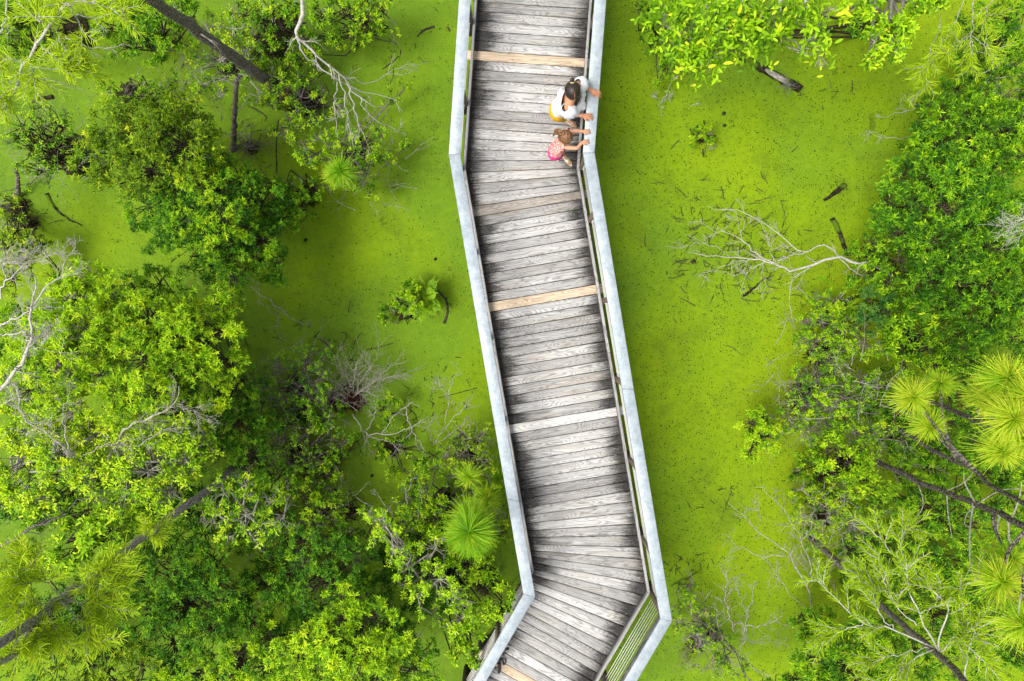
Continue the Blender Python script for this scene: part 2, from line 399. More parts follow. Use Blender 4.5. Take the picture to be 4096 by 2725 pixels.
for s, pl in (('L', capL), ('R', capR)):
    beam('cap_rail', pl, 0, .156, TOPZ - .034, TOPZ, M['cap'], s, [(1, .50)] if s == 'R' else [(1, .78)])
    beam('sub_rail', pl, .045, .036, TOPZ - .172, TOPZ - .036, M['rail_wood'], s, [(1, .4)], gap=.003)
    beam('toe_board', pl, .061, .036, DECK + .022, DECK + .155, M['rail_wood'], s, [(0, .36), (1, .43), (1, .80)], gap=.003)
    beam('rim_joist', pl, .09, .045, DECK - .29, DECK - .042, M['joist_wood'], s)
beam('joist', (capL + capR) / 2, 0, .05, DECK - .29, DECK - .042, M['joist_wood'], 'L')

# posts and cables
def on_line(pl, y):
    for i in range(len(pl) - 1):
        if pl[i + 1][1] <= y <= pl[i][1]:
            t = (pl[i][1] - y) / (pl[i][1] - pl[i + 1][1]); return lerp(pl[i], pl[i + 1], t), nrm(pl[i + 1] - pl[i])
def ypx(x, y): return P(x, y, DECK + .3)[1]
ysR = [5.9, ypx(2378, 89), ypx(2347, 424), capR[1][1], ypx(2369, 873), ypx(2423, 1202), ypx(2476, 1518), ypx(2527, 1842), ypx(2578, 2163), capR[2][1], ypx(2420, 2730), -6.6]
ysL = [5.9, ypx(1887, 71), ypx(1862, 402), capL[1][1], .95, -.32, -1.55, -2.8, capL[2][1], ypx(1975, 2500), ypx(1829, 2740), -7.1]
for s, pl, ys in (('L', capL, ysL), ('R', capR, ysR)):
    for y in ys:
        c, d = on_line(pl, y); nn = np.array([-d[1], d[0]])
        if y in (pl[1][1], pl[2][1]):
            i = 1 if y == pl[1][1] else 2; d = nrm(nrm(pl[i] - pl[i - 1]) + nrm(pl[i + 1] - pl[i]))
        g = Geo(); h = TOPZ - .036 - DECK + .27
        g.box((0, 0, 0), (1, 0, 0), (0, 1, 0), (0, 0, 1), h, .082, .082)    # long axis x so that its grain runs along it
        o = mk('post', np.concatenate(g.V), [np.concatenate(v) for v in g.F.values()], M['post_wood'], bw)
        cc = np.array([c[0], c[1]]) - IN[s] * np.array([-d[1], d[0]]) * .0
        o.matrix_local = Matrix.Translation(Vector(xy3(cc, TOPZ - .036 - h / 2) - parent_loc(bw))) @ Matrix(((0, d[0], -d[1], 0), (0, d[1], d[0], 0), (1, 0, 0, 0), (0, 0, 0, 1)))
        # bolts where the cables pass through
        b = Geo()
        dd = np.array([d[0], d[1], 0])
        for k in range(9):
            z = DECK + .22 + k * .088
            for sg in (-1, 1):
                c0 = xy3(cc, z) + dd * sg * .041
                b.tubes([[c0 - dd * sg * .004, c0 + dd * sg * .012]], [[.012, .010]], 6)
        ob = mk('bolt', np.concatenate(b.V) - xy3(cc, TOPZ - .036 - h / 2), [np.concatenate(v) for v in b.F.values()], M['bolt'], None, kind='stuff')
        ob.parent = o; ob.matrix_parent_inverse = Matrix(((0, d[0], -d[1], 0), (0, d[1], d[0], 0), (1, 0, 0, 0), (0, 0, 0, 1))).inverted()
    for i in range(3):
        for k in range(9):
            z = DECK + .22 + k * .088; g = Geo()
            p0, p1 = xy3(pl[i], z), xy3(pl[i + 1], z)
            pts = [lerp(p0, p1, t) - np.array([0, 0, .004 * sin(t * 9)]) for t in np.linspace(0, 1, 6)]
            g.tubes([pts], [[.0045] * 6], 5); g.build('cable', M['cable'], bw)

# pilings under the deck
for s, pl in (('L', capL), ('R', capR)):
    for y in (5.2, 3.0, .8, -1.4, -3.4, -5.6):
        c, d = on_line(offset(pl, IN[s] * .22), y); g = Geo()
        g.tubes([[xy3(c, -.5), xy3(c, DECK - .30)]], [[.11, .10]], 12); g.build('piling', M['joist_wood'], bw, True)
# planks
cl = (capL + capR) / 2
L1 = offset(capL, .055 + .048 - .085); R1 = offset(capR, -(.055 + .048 - .085))
seg = np.linalg.norm(np.diff(cl, axis=0), axis=1); cum = np.concatenate([[0], np.cumsum(seg)])
def cpos(t):
    i = min(max(np.searchsorted(cum, t) - 1, 0), 2); return lerp(cl[i], cl[i + 1], (t - cum[i]) / seg[i])
dirs = nrm(np.diff(cl, axis=0)); ang = [math.atan2(d[0], -d[1]) for d in dirs]      # turn of each segment's crosswise direction
def sst(a, b, x):
    x = min(max((x - a) / (b - a), 0), 1); return x * x * (3 - 2 * x) * .5 + x * .5
def theta(t):
    a = ang[0] + (ang[1] - ang[0]) * sst(cum[1] - .55, cum[1] + .60, t)
    return a + (ang[2] - ang[1]) * sst(cum[2] - 1.25, cum[2] + 1.05, t)
def hit(c, u, pl):
    best = None
    for i in range(len(pl) - 1):
        a, b = pl[i], pl[i + 1]; A = np.array([[u[0], a[0] - b[0]], [u[1], a[1] - b[1]]]); s_, t_ = np.linalg.solve(A, a - c)
        if -.02 <= t_ <= 1.02 and (best is None or abs(s_) < abs(best)): best = s_
    return best if best is not None else 1
seams = []; t = .05
while t < cum[3] - .3:
    a = theta(t); u = np.array([cos(a), sin(a)]); c = cpos(t)
    seams.append((c + u * -abs(hit(c, -u, L1)), c + u * abs(hit(c, u, R1)), u, c)); t += .1455 + rng.normal() * .0012
pr = random.Random(3)
specials = {}
def near(px, py):
    p = P(px, py, DECK)[:2]; return min(range(len(seams) - 1), key=lambda i: abs(((seams[i][3] + seams[i + 1][3]) / 2 - p) @ np.array([-seams[i][2][1], seams[i][2][0]])) + (5 if np.linalg.norm(seams[i][3] - p) > 1.5 else 0))
specials[near(2120, 240)] = ('plank_new', 'pale new pine plank', .035)
specials[near(2160, 1205)] = ('plank_new', 'pale new pine plank', .03)
specials[near(2030, 2700)] = ('plank_new', 'pale new pine plank', .01)
specials[near(2240, 1685)] = ('plank_white', 'bleached white plank', .05)
specials[near(2110, 806)] = ('plank_tan', 'brownish plank', .04)
for i in range(len(seams) - 1):
    (l0, r0, u0, c0), (l1, r1, u1, c1) = seams[i], seams[i + 1]
    mname, lab, ext = specials.get(i, ('plank', None, 0))
    u = nrm(u0 + u1); v = np.array([-u[1], u[0]]); cen = (l0 + r0 + l1 + r1) / 4
    g_ = .0048; jl, jr = pr.uniform(-.008, .012) + ext, pr.uniform(-.008, .012) + ext
    q = [l1 + v * g_ - u * jl, r1 + v * g_ + u * jr, r0 - v * g_ + u * jr, l0 - v * g_ - u * jl]
    loc = [np.array([(p - cen) @ u, (p - cen) @ v]) for p in q]; bev = .0065
    ins = [np.array([p[0] - np.sign(p[0]) * bev, p[1] + (bev if k < 2 else -bev)]) for k, p in enumerate(loc)]
    h = .038; zz = pr.uniform(-.0025, .0025); tl = [pr.uniform(-.0015, .0015) for _ in range(4)]
    Vv = [(*p, -h) for p in loc] + [(*p, -bev + tl[k]) for k, p in enumerate(loc)] + [(*p, tl[k]) for k, p in enumerate(ins)]
    Ff = [(3, 2, 1, 0), (8, 9, 10, 11)] + [(k, (k + 1) % 4, 4 + (k + 1) % 4, 4 + k) for k in range(4)] + [(4 + k, 4 + (k + 1) % 4, 8 + (k + 1) % 4, 8 + k) for k in range(4)]
    o = mk('plank', Vv, np.array(Ff), M[mname], bw)
    o.location = xy3(cen, DECK + zz) - parent_loc(bw); o.rotation_euler.z = math.atan2(u[1], u[0])
    if lab: o['label'] = lab
    s = Geo()
    for fx in (-.80, -.27, .27, .80):
        for fy in (-.26, .26):
            if pr.random() < .3: continue
            c_ = np.array([fx * .93 + pr.uniform(-.03, .03), fy * .14 + pr.uniform(-.01, .01), .003])
            s.tubes([[c_ - [0, 0, .012], c_]], [[.0065, .0065]], 6)
    if s.n:
        so_ = mk('screws', np.concatenate(s.V), [np.concatenate(x) for x in s.F.values()], M['screw'], None, kind='stuff'); so_.parent = o

# dark strips added between the planks, standing in for the shade under the deck
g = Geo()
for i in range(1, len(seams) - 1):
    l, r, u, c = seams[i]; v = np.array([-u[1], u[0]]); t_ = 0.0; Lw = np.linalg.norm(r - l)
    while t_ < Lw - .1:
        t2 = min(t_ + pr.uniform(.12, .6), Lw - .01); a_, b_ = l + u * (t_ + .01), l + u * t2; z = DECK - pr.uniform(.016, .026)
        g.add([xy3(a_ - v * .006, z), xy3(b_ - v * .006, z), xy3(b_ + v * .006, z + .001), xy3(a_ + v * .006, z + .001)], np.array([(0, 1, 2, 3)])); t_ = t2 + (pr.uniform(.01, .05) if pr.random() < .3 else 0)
g.build('gap_shade_strips', M['peat_and_gap_shade'], bw, kind='stuff')
# screws in the rail caps
g = Geo()
for s, pl, ys in (('L', capL, ysL), ('R', capR, ysR)):
    for y in ys:
        c, d = on_line(pl, y); nn = np.array([-d[1], d[0]])
        for e in (-.035, .035):
            p = xy3(c + nn * e + d * pr.uniform(-.02, .02), TOPZ); g.tubes([[p - [0, 0, .004], p + [0, 0, .0015]]], [[.006, .005]], 8)
g.build('cap_screws', M['bolt'], bw, kind='stuff')

# little leaf litter and grit lying on the deck edges
g = Geo(); N = 900
tt = rng.uniform(.2, cum[3] - .5, N); sd_ = rng.choice([-1, 1], N, p=[.72, .28]); fr = .80 - np.abs(rng.normal(0, .09, N))
pts = []
for a, b, f in zip(tt, sd_, fr):
    th = theta(a); c = cpos(a); pts.append([*(c + np.array([cos(th), sin(th)]) * b * f), DECK + .004 + rng.uniform(0, .004)])
pts = np.array(pts); d = nrm(np.c_[rng.normal(size=(N, 2)), rng.normal(0, .15, N)])
g.leaves(pts, d, np.tile([0, 0, 1.], (N, 1)), rng.uniform(.006, .022, N), rng.uniform(.003, .008, N), rng.uniform(0, 1, N))
LM = leaf_mat('dry_litter', [(0, (.04, .02, .012)), (.4, (.22, .12, .06)), (.8, (.45, .38, .28)), (1, (.6, .56, .5))], .05, .8)
o = g.build('leaf_litter', LM, kind='stuff'); tag(o, 'dry leaf litter and grit gathered along the deck edges', 'leaf litter')

# ---------------------------------------------------------------- vegetation generators
def unit(n): return nrm(rng.normal(size=(n, 3)))
def frame(A):
    ref = np.where(np.abs(A[:, 2:3]) > .9, [[1., 0, 0]], [[0, 0, 1.]]); U = nrm(np.cross(A, ref)); return U, np.cross(A, U)
def clusters(g, C, A, style, L, tint):
    """leaf clusters at C with axis A. rosette: whorl at a twig tip; alt: leaves along a short twig"""
    N = len(C)
    if N == 0: return
    U, W = frame(A)
    n = {'rosette': 9, 'alt': 8, 'big': 7}[style]; ratio = {'rosette': .25, 'alt': .38, 'big': .38}[style]
    j = np.arange(n)[None]; az = j * 2.4 + rng.uniform(0, 6.28, (N, 1)) + rng.normal(0, .25, (N, n))
    if style == 'rosette': el = radians(8) + (j / n) * radians(58) + rng.normal(0, .18, (N, n)); of = (j / n) * .25 * L
    else: el = radians(15) + (j / n) * radians(30) + rng.normal(0, .25, (N, n)); of = (j / n) * 2.0 * L
    d = np.cos(el)[..., None] * (np.cos(az)[..., None] * U[:, None] + np.sin(az)[..., None] * W[:, None]) + np.sin(el)[..., None] * A[:, None]
    b = C[:, None] + A[:, None] * (of - (0 if style == 'rosette' else L * 1.0))[..., None] * np.ones((N, n, 1))
    ll = L * rng.uniform(.65, 1.15, (N, n)) * (1 - .3 * j / n)
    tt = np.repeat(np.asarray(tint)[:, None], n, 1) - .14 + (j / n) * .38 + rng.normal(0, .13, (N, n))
    keep = rng.random((N, n)) > .08; tt = np.where(rng.random((N, n)) < .012, 1.0, tt)
    up = A[:, None] * .8 + np.array([0, 0, .6]) + 0 * d
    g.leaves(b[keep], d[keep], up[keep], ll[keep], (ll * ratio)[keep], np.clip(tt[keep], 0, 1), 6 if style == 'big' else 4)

def grow(out, p, d, L, r, depth, droop=0.0, wig=.25, nsub=4, spread=.8, shrink=.62, tip=.25):
    """recursive limbs; out collects (polyline of 7 points, radii)"""
    k = 7; pts = [p]; dd = d; st = L / (k - 1)
    for _ in range(k - 1):
        dd = nrm(dd + rng.normal(0, wig, 3) * .6 + np.array([0, 0, -droop])); pts.append(pts[-1] + dd * st)
    pts = np.array(pts); out.append((pts, np.linspace(r, r * tip, k)))
    if depth > 0:
        for _ in range(nsub):
            f = rng.uniform(.25, 1) * (k - 1); i = min(int(f), k - 2); q = pts[i] + (pts[i + 1] - pts[i]) * (f - i); t = nrm(pts[i + 1] - pts[i])
            s = rng.normal(size=3); s = nrm(s - (s @ t) * t)
            grow(out, q, nrm(t + s * spread * rng.uniform(.6, 1.2)), L * shrink * rng.uniform(.7, 1.2), r * (1 - .7 * f / k) * .62, depth - 1, droop, wig, max(2, nsub - 1), spread, shrink, tip)
def tubes_of(g, out, sides=4, rmin=.0017):
    if out: g.tubes(np.array([o[0] for o in out]), np.maximum(np.array([o[1] for o in out]), rmin), sides, cap=False)

def mound(g, c, r, h, n=14):
    """a lumpy root tussock"""
    ph, th = np.meshgrid(np.linspace(0, 2 * pi, n, endpoint=False), np.linspace(0, pi / 2, 6))
    rr = 1 + rng.normal(0, .16, ph.shape); rr[-1] = rr[-1, 0]
    V = np.stack([c[0] + r * rr * np.cos(ph) * np.cos(th), c[1] + r * rr * np.sin(ph) * np.cos(th), c[2] - .05 + h * rr * np.sin(th)], -1).reshape(-1, 3)
    i, j = np.meshgrid(np.arange(5), np.arange(n), indexing='ij'); j2 = (j + 1) % n
    g.add(V, np.stack([i * n + j, i * n + j2, (i + 1) * n + j2, (i + 1) * n + j], -1).reshape(-1, 4))
    # roots and dead fibres on it
    m = 26; a = rng.uniform(0, 2 * pi, m); p0 = np.stack([c[0] + r * .5 * np.cos(a), c[1] + r * .5 * np.sin(a), np.full(m, c[2] + h * .8)], 1)
    p2 = np.stack([c[0] + r * 1.35 * np.cos(a + .3), c[1] + r * 1.35 * np.sin(a + .3), np.full(m, c[2] - .02)], 1); p1 = (p0 + p2) / 2 + rng.normal(0, r * .15, (m, 3)) + [0, 0, h * .3]
    g.tubes(np.stack([p0, p1, p2], 1), np.tile([.012, .009, .004], (m, 1)), 4, cap=False)

def shrub(name, label, cat, base, blobs, mat, style='rosette', L=.075, dens=1.0, tint=.35, tintv=.16, twig='twig_dark', twigs=.35, flat=.6, group=None, tuss=.25, stems=2, kids=None, bare=0):
    """base (x,y) and blobs (x,y,radius,height) on the 2357 grid"""
    L = L * .88; b0 = Q(base[0], base[1], 0.0); t = thing(name, label, cat, tuple(b0), group)
    gl, gt = Geo(), Geo(); P1 = []; R1 = []; tw = []
    for (x, y, rp, z) in blobs:
        c = Q(x, y, z); r = rp * K / SC(z) * 1.22
        ncl = max(6, int(34 * (r / .5) ** 1.6 * min(1, dens + .25)))        # boughs
        v = unit(ncl); v[:, 2] = np.abs(v[:, 2]) ** .8 * np.where(rng.random(ncl) < .30, -1, 1)
        rad = rng.uniform(.55, 1.0, ncl)[:, None]
        cc = c + v * rad * r * np.array([1, 1, flat])
        cr = r * rng.uniform(.16, .30, ncl)
        bt = np.clip(tint + rng.normal(0, tintv, ncl), 0, .8)
        m = max(3, int(dens * 9.3 * (r / .5) ** .5 * (.075 / L) ** 1.4))
        for q in range(ncl):
            w_ = unit(m); w_[:, 2] = w_[:, 2] * .7 + .25
            pp = cc[q] + w_ * cr[q] * rng.uniform(.3, 1.1, (m, 1))
            pp[:, 2] = np.maximum(pp[:, 2], .06)
            ax = nrm(w_ * .7 + v[q] * .5 + np.array([0, 0, .75]) + rng.normal(0, .22, (m, 3)))
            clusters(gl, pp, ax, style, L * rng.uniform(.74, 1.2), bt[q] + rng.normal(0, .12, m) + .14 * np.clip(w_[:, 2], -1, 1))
            k = min(m, int(m * twigs))
            if k: 
                s = pp[:k]; a = cc[q] - v[q] * cr[q] * .7; mid = (s + a) / 2 + rng.normal(0, cr[q] * .12, (k, 3))
                tw.append(np.stack([np.tile(a, (k, 1)), mid, s], 1))
            a = c - np.array([0, 0, r * flat * .6]); P1.append(np.array([a, (a + cc[q]) / 2 + rng.normal(0, .06, 3) * r * 2 - [0, 0, .03], cc[q]])); R1.append([.008 * (r / .5) ** .5 + .003, .006, .003])
        for _ in range(stems):
            bb = b0 + np.append(rng.normal(0, .10, 2), -.1); e = c - np.array([0, 0, r * flat * .5]) + rng.normal(0, r * .2, 3); e[2] = max(e[2], .1)
            mm = (bb + e) / 2 + rng.normal(0, .12, 3) + np.array([0, 0, .1 * z])
            qs = poly([bb, mm, e], 3); P1.append(qs); rr_ = .009 + .005 * z; R1.append([rr_, rr_ * .8, rr_ * .55])
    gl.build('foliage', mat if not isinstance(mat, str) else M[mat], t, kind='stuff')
    gt.tubes(np.array(P1), np.array(R1), 5, cap=False); gt.build('stems', M[twig], t, kind='stuff')
    if tw:
        g2 = Geo(); T_ = np.concatenate(tw); g2.tubes(T_, np.tile([.0045, .0032, .0022], (len(T_), 1)), 3, cap=False); g2.build('twigs', M[twig], t, kind='stuff')
    if tuss:
        tuss *= .72; g3 = Geo(); mound(g3, b0, tuss, tuss * .6); g3.build('root_mound', M['peat_and_gap_shade'], t)
    if bare:
        out = []
        for _ in range(bare):
            x, y, rp, z = blobs[rng.integers(len(blobs))]; c = Q(x, y, z * .6)
            grow(out, c + rng.normal(0, .1, 3), nrm(rng.normal(size=3) + [0, 0, .8]), rp * K / SC(z) * rng.uniform(.8, 1.3), .010, 2, 0, .25, 4)
        g4 = Geo(); tubes_of(g4, out); g4.build('bare_twigs', M['bark_pale'], t, kind='stuff')
    return t

def pt3(seq): return [Q(x, y, z) for x, y, z in seq]
def bare_tree(name, label, cat, mains, mat='bark_white', sub=7, depth=2, slen=.6, spread=.7, droop=0., group=None, wig=.22, leaf=None, rt=.3):
    """mains: list of (points [(x,y,z)..], r0, r1); twigs grow from them by themselves"""
    b0 = Q(*mains[0][0][0]); t = thing(name, label, cat, tuple(b0), group)
    out = []; 
    for mi, (pts, r0, r1) in enumerate(mains):
        pl = poly(pt3(pts), 16); pl[1:-1] += rng.normal(0, .014, (14, 3)); g = Geo(); r0, r1 = r0 * .78, r1 * .7; g.tubes([pl], [np.linspace(r0, r1, 16) * rng.uniform(.86, 1.14, 16)], 7 if r0 > .02 else 5)
        g.build('trunk' if mi == 0 else 'limb', M[mat], t, True)
        Lm = np.linalg.norm(pl[-1] - pl[0])
        for _ in range(sub):
            f = rng.uniform(rt, 1.0) * 14.9; i = int(f); q = pl[i] + (pl[i + 1] - pl[i]) * (f - i); tg = nrm(pl[i + 1] - pl[i])
            s = rng.normal(size=3) * [1, 1, .5]; s = nrm(s - (s @ tg) * tg)
            rr = (r0 + (r1 - r0) * f / 15)
            grow(out, q, nrm(tg + s * spread), slen * rng.uniform(.5, 1.2) * (1.1 - .5 * f / 15), max(.003, rr * .5), depth, droop, wig, 4, .75, .6)
    g = Geo(); tubes_of(g, out); g.build('twigs', M[mat], t, kind='stuff')
    if leaf:
        mt, style, L, num, tint = leaf; g = Geo(); e = np.array([o[0][rng.integers(3, 7)] for o in out]); dd = nrm(np.array([o[0][-1] - o[0][0] for o in out]))
        idx = rng.integers(0, len(e), num); clusters(g, e[idx] + rng.normal(0, .03, (num, 3)), nrm(dd[idx] + [0, 0, .5] + rng.normal(0, .3, (num, 3))), style, L, tint + rng.normal(0, .15, num))
        g.build('foliage', M[mt], t, kind='stuff')
    return t

def needle_tuft(parent, c, r, axis, n=420, tint=.5, hw=.0027):
    """a brush of long pine needles around a shoot tip; young ends are yellower than the bases"""
    c = np.asarray(c, float); axis = nrm(np.asarray(axis, float) + rng.normal(0, .16, 3)); g = Geo()
    d = unit(n * 2); cosa = d @ axis; gapd = unit(3); keep = (cosa > -.45) & ((d @ gapd.T).max(1) < rng.uniform(.90, .97)); d = d[keep][:n]; m = len(d)
    b = c - axis * rng.uniform(0, r * .45, (m, 1)) * .9
    Lh = r * rng.uniform(.55, 1.12, (m, 1)) * (1 + .15 * (d @ gapd[0])[:, None]); side = rng.normal(0, .10, (m, 3)); dr = rng.uniform(.05, .35, (m, 1))
    p1 = b + d * Lh * .5 + side * Lh * .3 - np.array([0, 0, 1]) * Lh * dr * .25; p2 = b + d * Lh + side * Lh - np.array([0, 0, 1]) * Lh * dr
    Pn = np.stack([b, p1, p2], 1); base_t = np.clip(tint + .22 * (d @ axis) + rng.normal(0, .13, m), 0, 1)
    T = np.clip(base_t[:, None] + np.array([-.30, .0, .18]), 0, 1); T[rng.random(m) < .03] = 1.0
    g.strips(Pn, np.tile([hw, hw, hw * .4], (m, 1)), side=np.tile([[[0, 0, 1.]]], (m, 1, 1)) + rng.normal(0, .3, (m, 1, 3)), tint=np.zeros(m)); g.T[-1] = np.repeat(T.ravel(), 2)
    g.tubes([[c - axis * r * .4, c + axis * .03]], [[.010, .006]], 5, tint=1.0)
    return g.build('needle_tuft', M['pine'], parent)

def spray(g, gt, pl, n, L, tint=.5, hw=.0034):
    """feathery cypress foliage along one twig polyline pl"""
    k = len(pl); f = rng.uniform(.05, 1, n) * (k - 1.001); i = f.astype(int); u = (f - i)[:, None]
    p = pl[i] * (1 - u) + pl[i + 1] * u; t = nrm(pl[i + 1] - pl[i])
    s = rng.normal(size=(n, 3)) * [1, 1, .55]; s = nrm(s - (s * t).sum(1, keepdims=True) * t)
    d = nrm(t * .75 + s); l = L * rng.uniform(.5, 1.1, (n, 1)) * (1.1 - .4 * f[:, None] / k)
    c = nrm(t + rng.normal(0, .35, (n, 3)) + [0, 0, .25])
    Pn = np.stack([p, p + d * l * .35, p + d * l * .62 + c * l * .12, p + d * l * .80 + c * l * .38], 1)
    g.strips(Pn, np.tile([hw, hw * 1.1, hw, hw * .4], (n, 1)), side=np.tile([[[0, 0, 1.]]], (n, 1, 1)) + rng.normal(0, .45, (n, 1, 3)), tint=np.clip(tint + rng.normal(0, .18, n), 0, 1))
def cypress(label, trunk, limbs, mat='bark_white', trunkmat=None, tmat='cypress', sprays=9, sl=.42, L=.13, tint=.5, dens=34, group=None, r0=.05):
    """trunk: (points, r0, r1) or None; limbs: list of (points, r0, r1) that carry feathery twigs"""
    first = trunk[0][0] if trunk else limbs[0][0][0]
    t = thing('cypress_tree', label, 'cypress', tuple(Q(*first)), group)
    if trunk:
        pl = poly(pt3(trunk[0]), 20); pl[1:-1] += rng.normal(0, .01, (18, 3)); g = Geo(); g.tubes([pl], [np.linspace(trunk[1], trunk[2], 20)], 10); g.build('trunk', M[trunkmat or mat], t, True)
    gf, gt = Geo(), Geo()
    for pts, a, b in limbs:
        pl = poly(pt3(pts), 14); pl[1:-1] += rng.normal(0, .012, (12, 3)); g = Geo(); a, b = a * .68, b * .7; g.tubes([pl], [np.linspace(a, b, 14)], 6); g.build('limb', M[mat], t, True)
        for _ in range(sprays):
            f = rng.uniform(.3, 1.0) * 12.9; i = int(f); q = pl[i] + (pl[i + 1] - pl[i]) * (f - i); tg = nrm(pl[i + 1] - pl[i])
            s = rng.normal(size=3) * [1, 1, .5]; s = nrm(s - (s @ tg) * tg); dd = nrm(tg + s * rng.uniform(.4, 1.0)); l = sl * rng.uniform(.55, 1.2)
            q2 = [q]; 
            for _k in range(5): dd = nrm(dd + rng.normal(0, .12, 3)); q2.append(q2[-1] + dd * l / 5)
            q2 = np.array(q2); gt.tubes([q2], [np.linspace(.005, .002, 6)], 4); spray(gf, gt, q2, dens, L, tint)
        spray(gf, gt, pl[9:], dens, L, tint)
    gt.build('twigs', M[mat], t, kind='stuff'); gf.build('foliage', M[tmat], t, kind='stuff')
    return t
def frond(parent, p, d, L, w=.09, tint=.5, name='frond', droop=.5, hw=.012):
    """one fern frond: arching rachis with paired leaflets"""
    k = 18; p = np.asarray(p, float); d = nrm(np.asarray(d, float)); f = np.linspace(0, 1, k)[:, None]
    pl = p + d * L * f - np.array([0, 0, 1]) * droop * L * f ** 2 * .6
    g = Geo(); g.tubes([pl], [np.linspace(.004, .0015, k)], 4, tint=.1)
    t = nrm(np.gradient(pl, axis=0)); s = nrm(np.cross(t, [0, 0, 1.])); n = np.cross(s, t)
    ww = w * np.sin(np.clip(f * 1.05 + .12, 0, 1) * pi) ** .6 + .01
    for sg in (-1, 1):
        dd = nrm(s * sg + t * .35); b = pl[1:]; g.leaves(b, dd[1:], n[1:], ww[1:, 0], np.full(k - 1, hw * 1.7), np.clip(tint + rng.normal(0, .1, k - 1), 0, 1))
        b2 = (pl[1:-1] + pl[2:]) / 2; g.leaves(b2, dd[1:-1], n[1:-1], ww[1:-1, 0], np.full(k - 2, hw * 1.7), np.clip(tint + rng.normal(0, .1, k - 2), 0, 1))
    return g.build(name, M['fern'], parent)

# ---------------------------------------------------------------- shrubs, left of the boardwalk
SH = 'shrub'
shrub('leafy_shrub', 'large olive shrub with yellow young shoot tips in the upper left', SH, (390, 400),
      [(270, 290, 55, 1.9), (400, 255, 50, 2.1), (330, 310, 72, 2.2), (420, 330, 78, 2.2), (255, 355, 60, 1.8), (335, 390, 72, 1.9), (215, 385, 42, 1.4), (460, 300, 45, 1.8), (470, 385, 50, 1.8)], 'leaf_olive', tint=.33, L=.085, dens=1.0)
shrub('leafy_shrub', 'dark green shrub with star-shaped leaf whorls beside the left open water', SH, (530, 520),
      [(545, 420, 50, 1.4), (500, 455, 66, 1.8), (590, 470, 62, 1.6), (640, 500, 42, 1.2), (430, 470, 62, 1.7), (380, 480, 50, 1.6), (330, 470, 50, 1.3), (520, 530, 72, 1.9), (600, 550, 62, 1.6), (440, 555, 62, 1.7), (630, 610, 40, 1.3), (370, 540, 45, 1.3), (560, 610, 48, 1.5), (480, 610, 44, 1.2), (640, 450, 30, 1.0)], 'leaf_dark', tint=.45, L=.075, dens=1.05)
shrub('leafy_shrub', 'mid green shrub tips catching light between dark whorls and yellow-tipped shrub', SH, (500, 440),
      [(465, 425, 38, 2.2), (515, 500, 46, 2.3), (430, 505, 34, 2.2), (565, 520, 34, 2.1), (480, 560, 40, 2.2)], 'leaf_mid', tint=.55, L=.075, dens=.9, tuss=0)
shrub('wiry_shrub', 'thin wiry shrub with sparse leaves leaning over a dark root mass at left', SH, (165, 355),
      [(80, 300, 50, 1.2), (60, 340, 40, 1.1), (130, 290, 50, 1.4), (110, 350, 50, .9), (190, 320, 40, 1.2), (40, 290, 35, 1.3), (90, 390, 40, .7)], 'leaf_mid', 'alt', L=.06, dens=.36, tint=.4, twigs=1.2, stems=6, tuss=.42, bare=7)
shrub('leafy_shrub', 'bright lime shrub crown at the left edge, the one under the white dead branches', SH, (150, 800),
      [(200, 640, 42, 2.6), (170, 690, 60, 2.8), (250, 690, 55, 2.6), (110, 760, 62, 2.9), (200, 770, 66, 3.1), (60, 820, 55, 2.8), (140, 850, 66, 3.0), (50, 900, 55, 2.8), (230, 850, 55, 2.9), (20, 760, 40, 2.4)], 'leaf_lime', tint=.46, L=.088, dens=1.0, twig='twig_grey')
shrub('leafy_shrub', 'broad bright green shrub crown with whorled leaves in the left middle', SH, (400, 790),
      [(330, 740, 66, 3.0), (420, 700, 52, 2.7), (500, 700, 46, 2.5), (400, 780, 66, 3.0), (480, 770, 62, 2.7), (320, 830, 62, 3.0), (520, 830, 40, 2.4), (430, 850, 62, 2.7), (350, 900, 62, 2.9), (260, 780, 50, 3.0), (500, 900, 46, 2.2), (270, 930, 55, 2.8)], 'leaf_bright', tint=.52, L=.085, dens=1.05)
shrub('leafy_shrub', 'dark green shrub beneath the broad bright crown, edging the shaded water', SH, (540, 880),
      [(300, 660, 45, 1.6), (360, 650, 40, 1.4), (530, 640, 36, 1.8), (560, 900, 52, 1.6), (540, 970, 62, 1.6), (460, 960, 60, 1.8), (600, 980, 42, 1.0), (580, 1060, 52, 1.2), (500, 1040, 55, 1.6), (620, 1100, 40, .9)], 'leaf_dark', tint=.5, L=.08, dens=.85)
shrub('leafy_shrub', 'loose yellow-green shrub with grey twigs low on the left edge', SH, (90, 1060),
      [(60, 980, 55, 2.8), (150, 950, 55, 2.8), (40, 1060, 52, 2.9), (130, 1050, 56, 2.9), (210, 1000, 50, 2.7), (80, 1130, 46, 2.7), (200, 1090, 50, 2.8), (20, 1140, 34, 2.6)], 'leaf_bright', 'alt', L=.085, dens=.8, tint=.62, twig='bark_pale', twigs=.7, bare=8)
shrub('leafy_shrub', 'loose pale green shrub full of fine grey branches below the broad crown', SH, (340, 1080),
      [(280, 1040, 50, 2.7), (340, 1000, 50, 2.8), (410, 980, 45, 2.7), (330, 1090, 52, 2.8), (420, 1060, 50, 2.6), (470, 1010, 42, 2.4), (280, 1140, 46, 2.6), (390, 1130, 46, 2.5)], 'leaf_bright', 'alt', L=.085, dens=.75, tint=.55, twig='bark_pale', twigs=.8, bare=12)
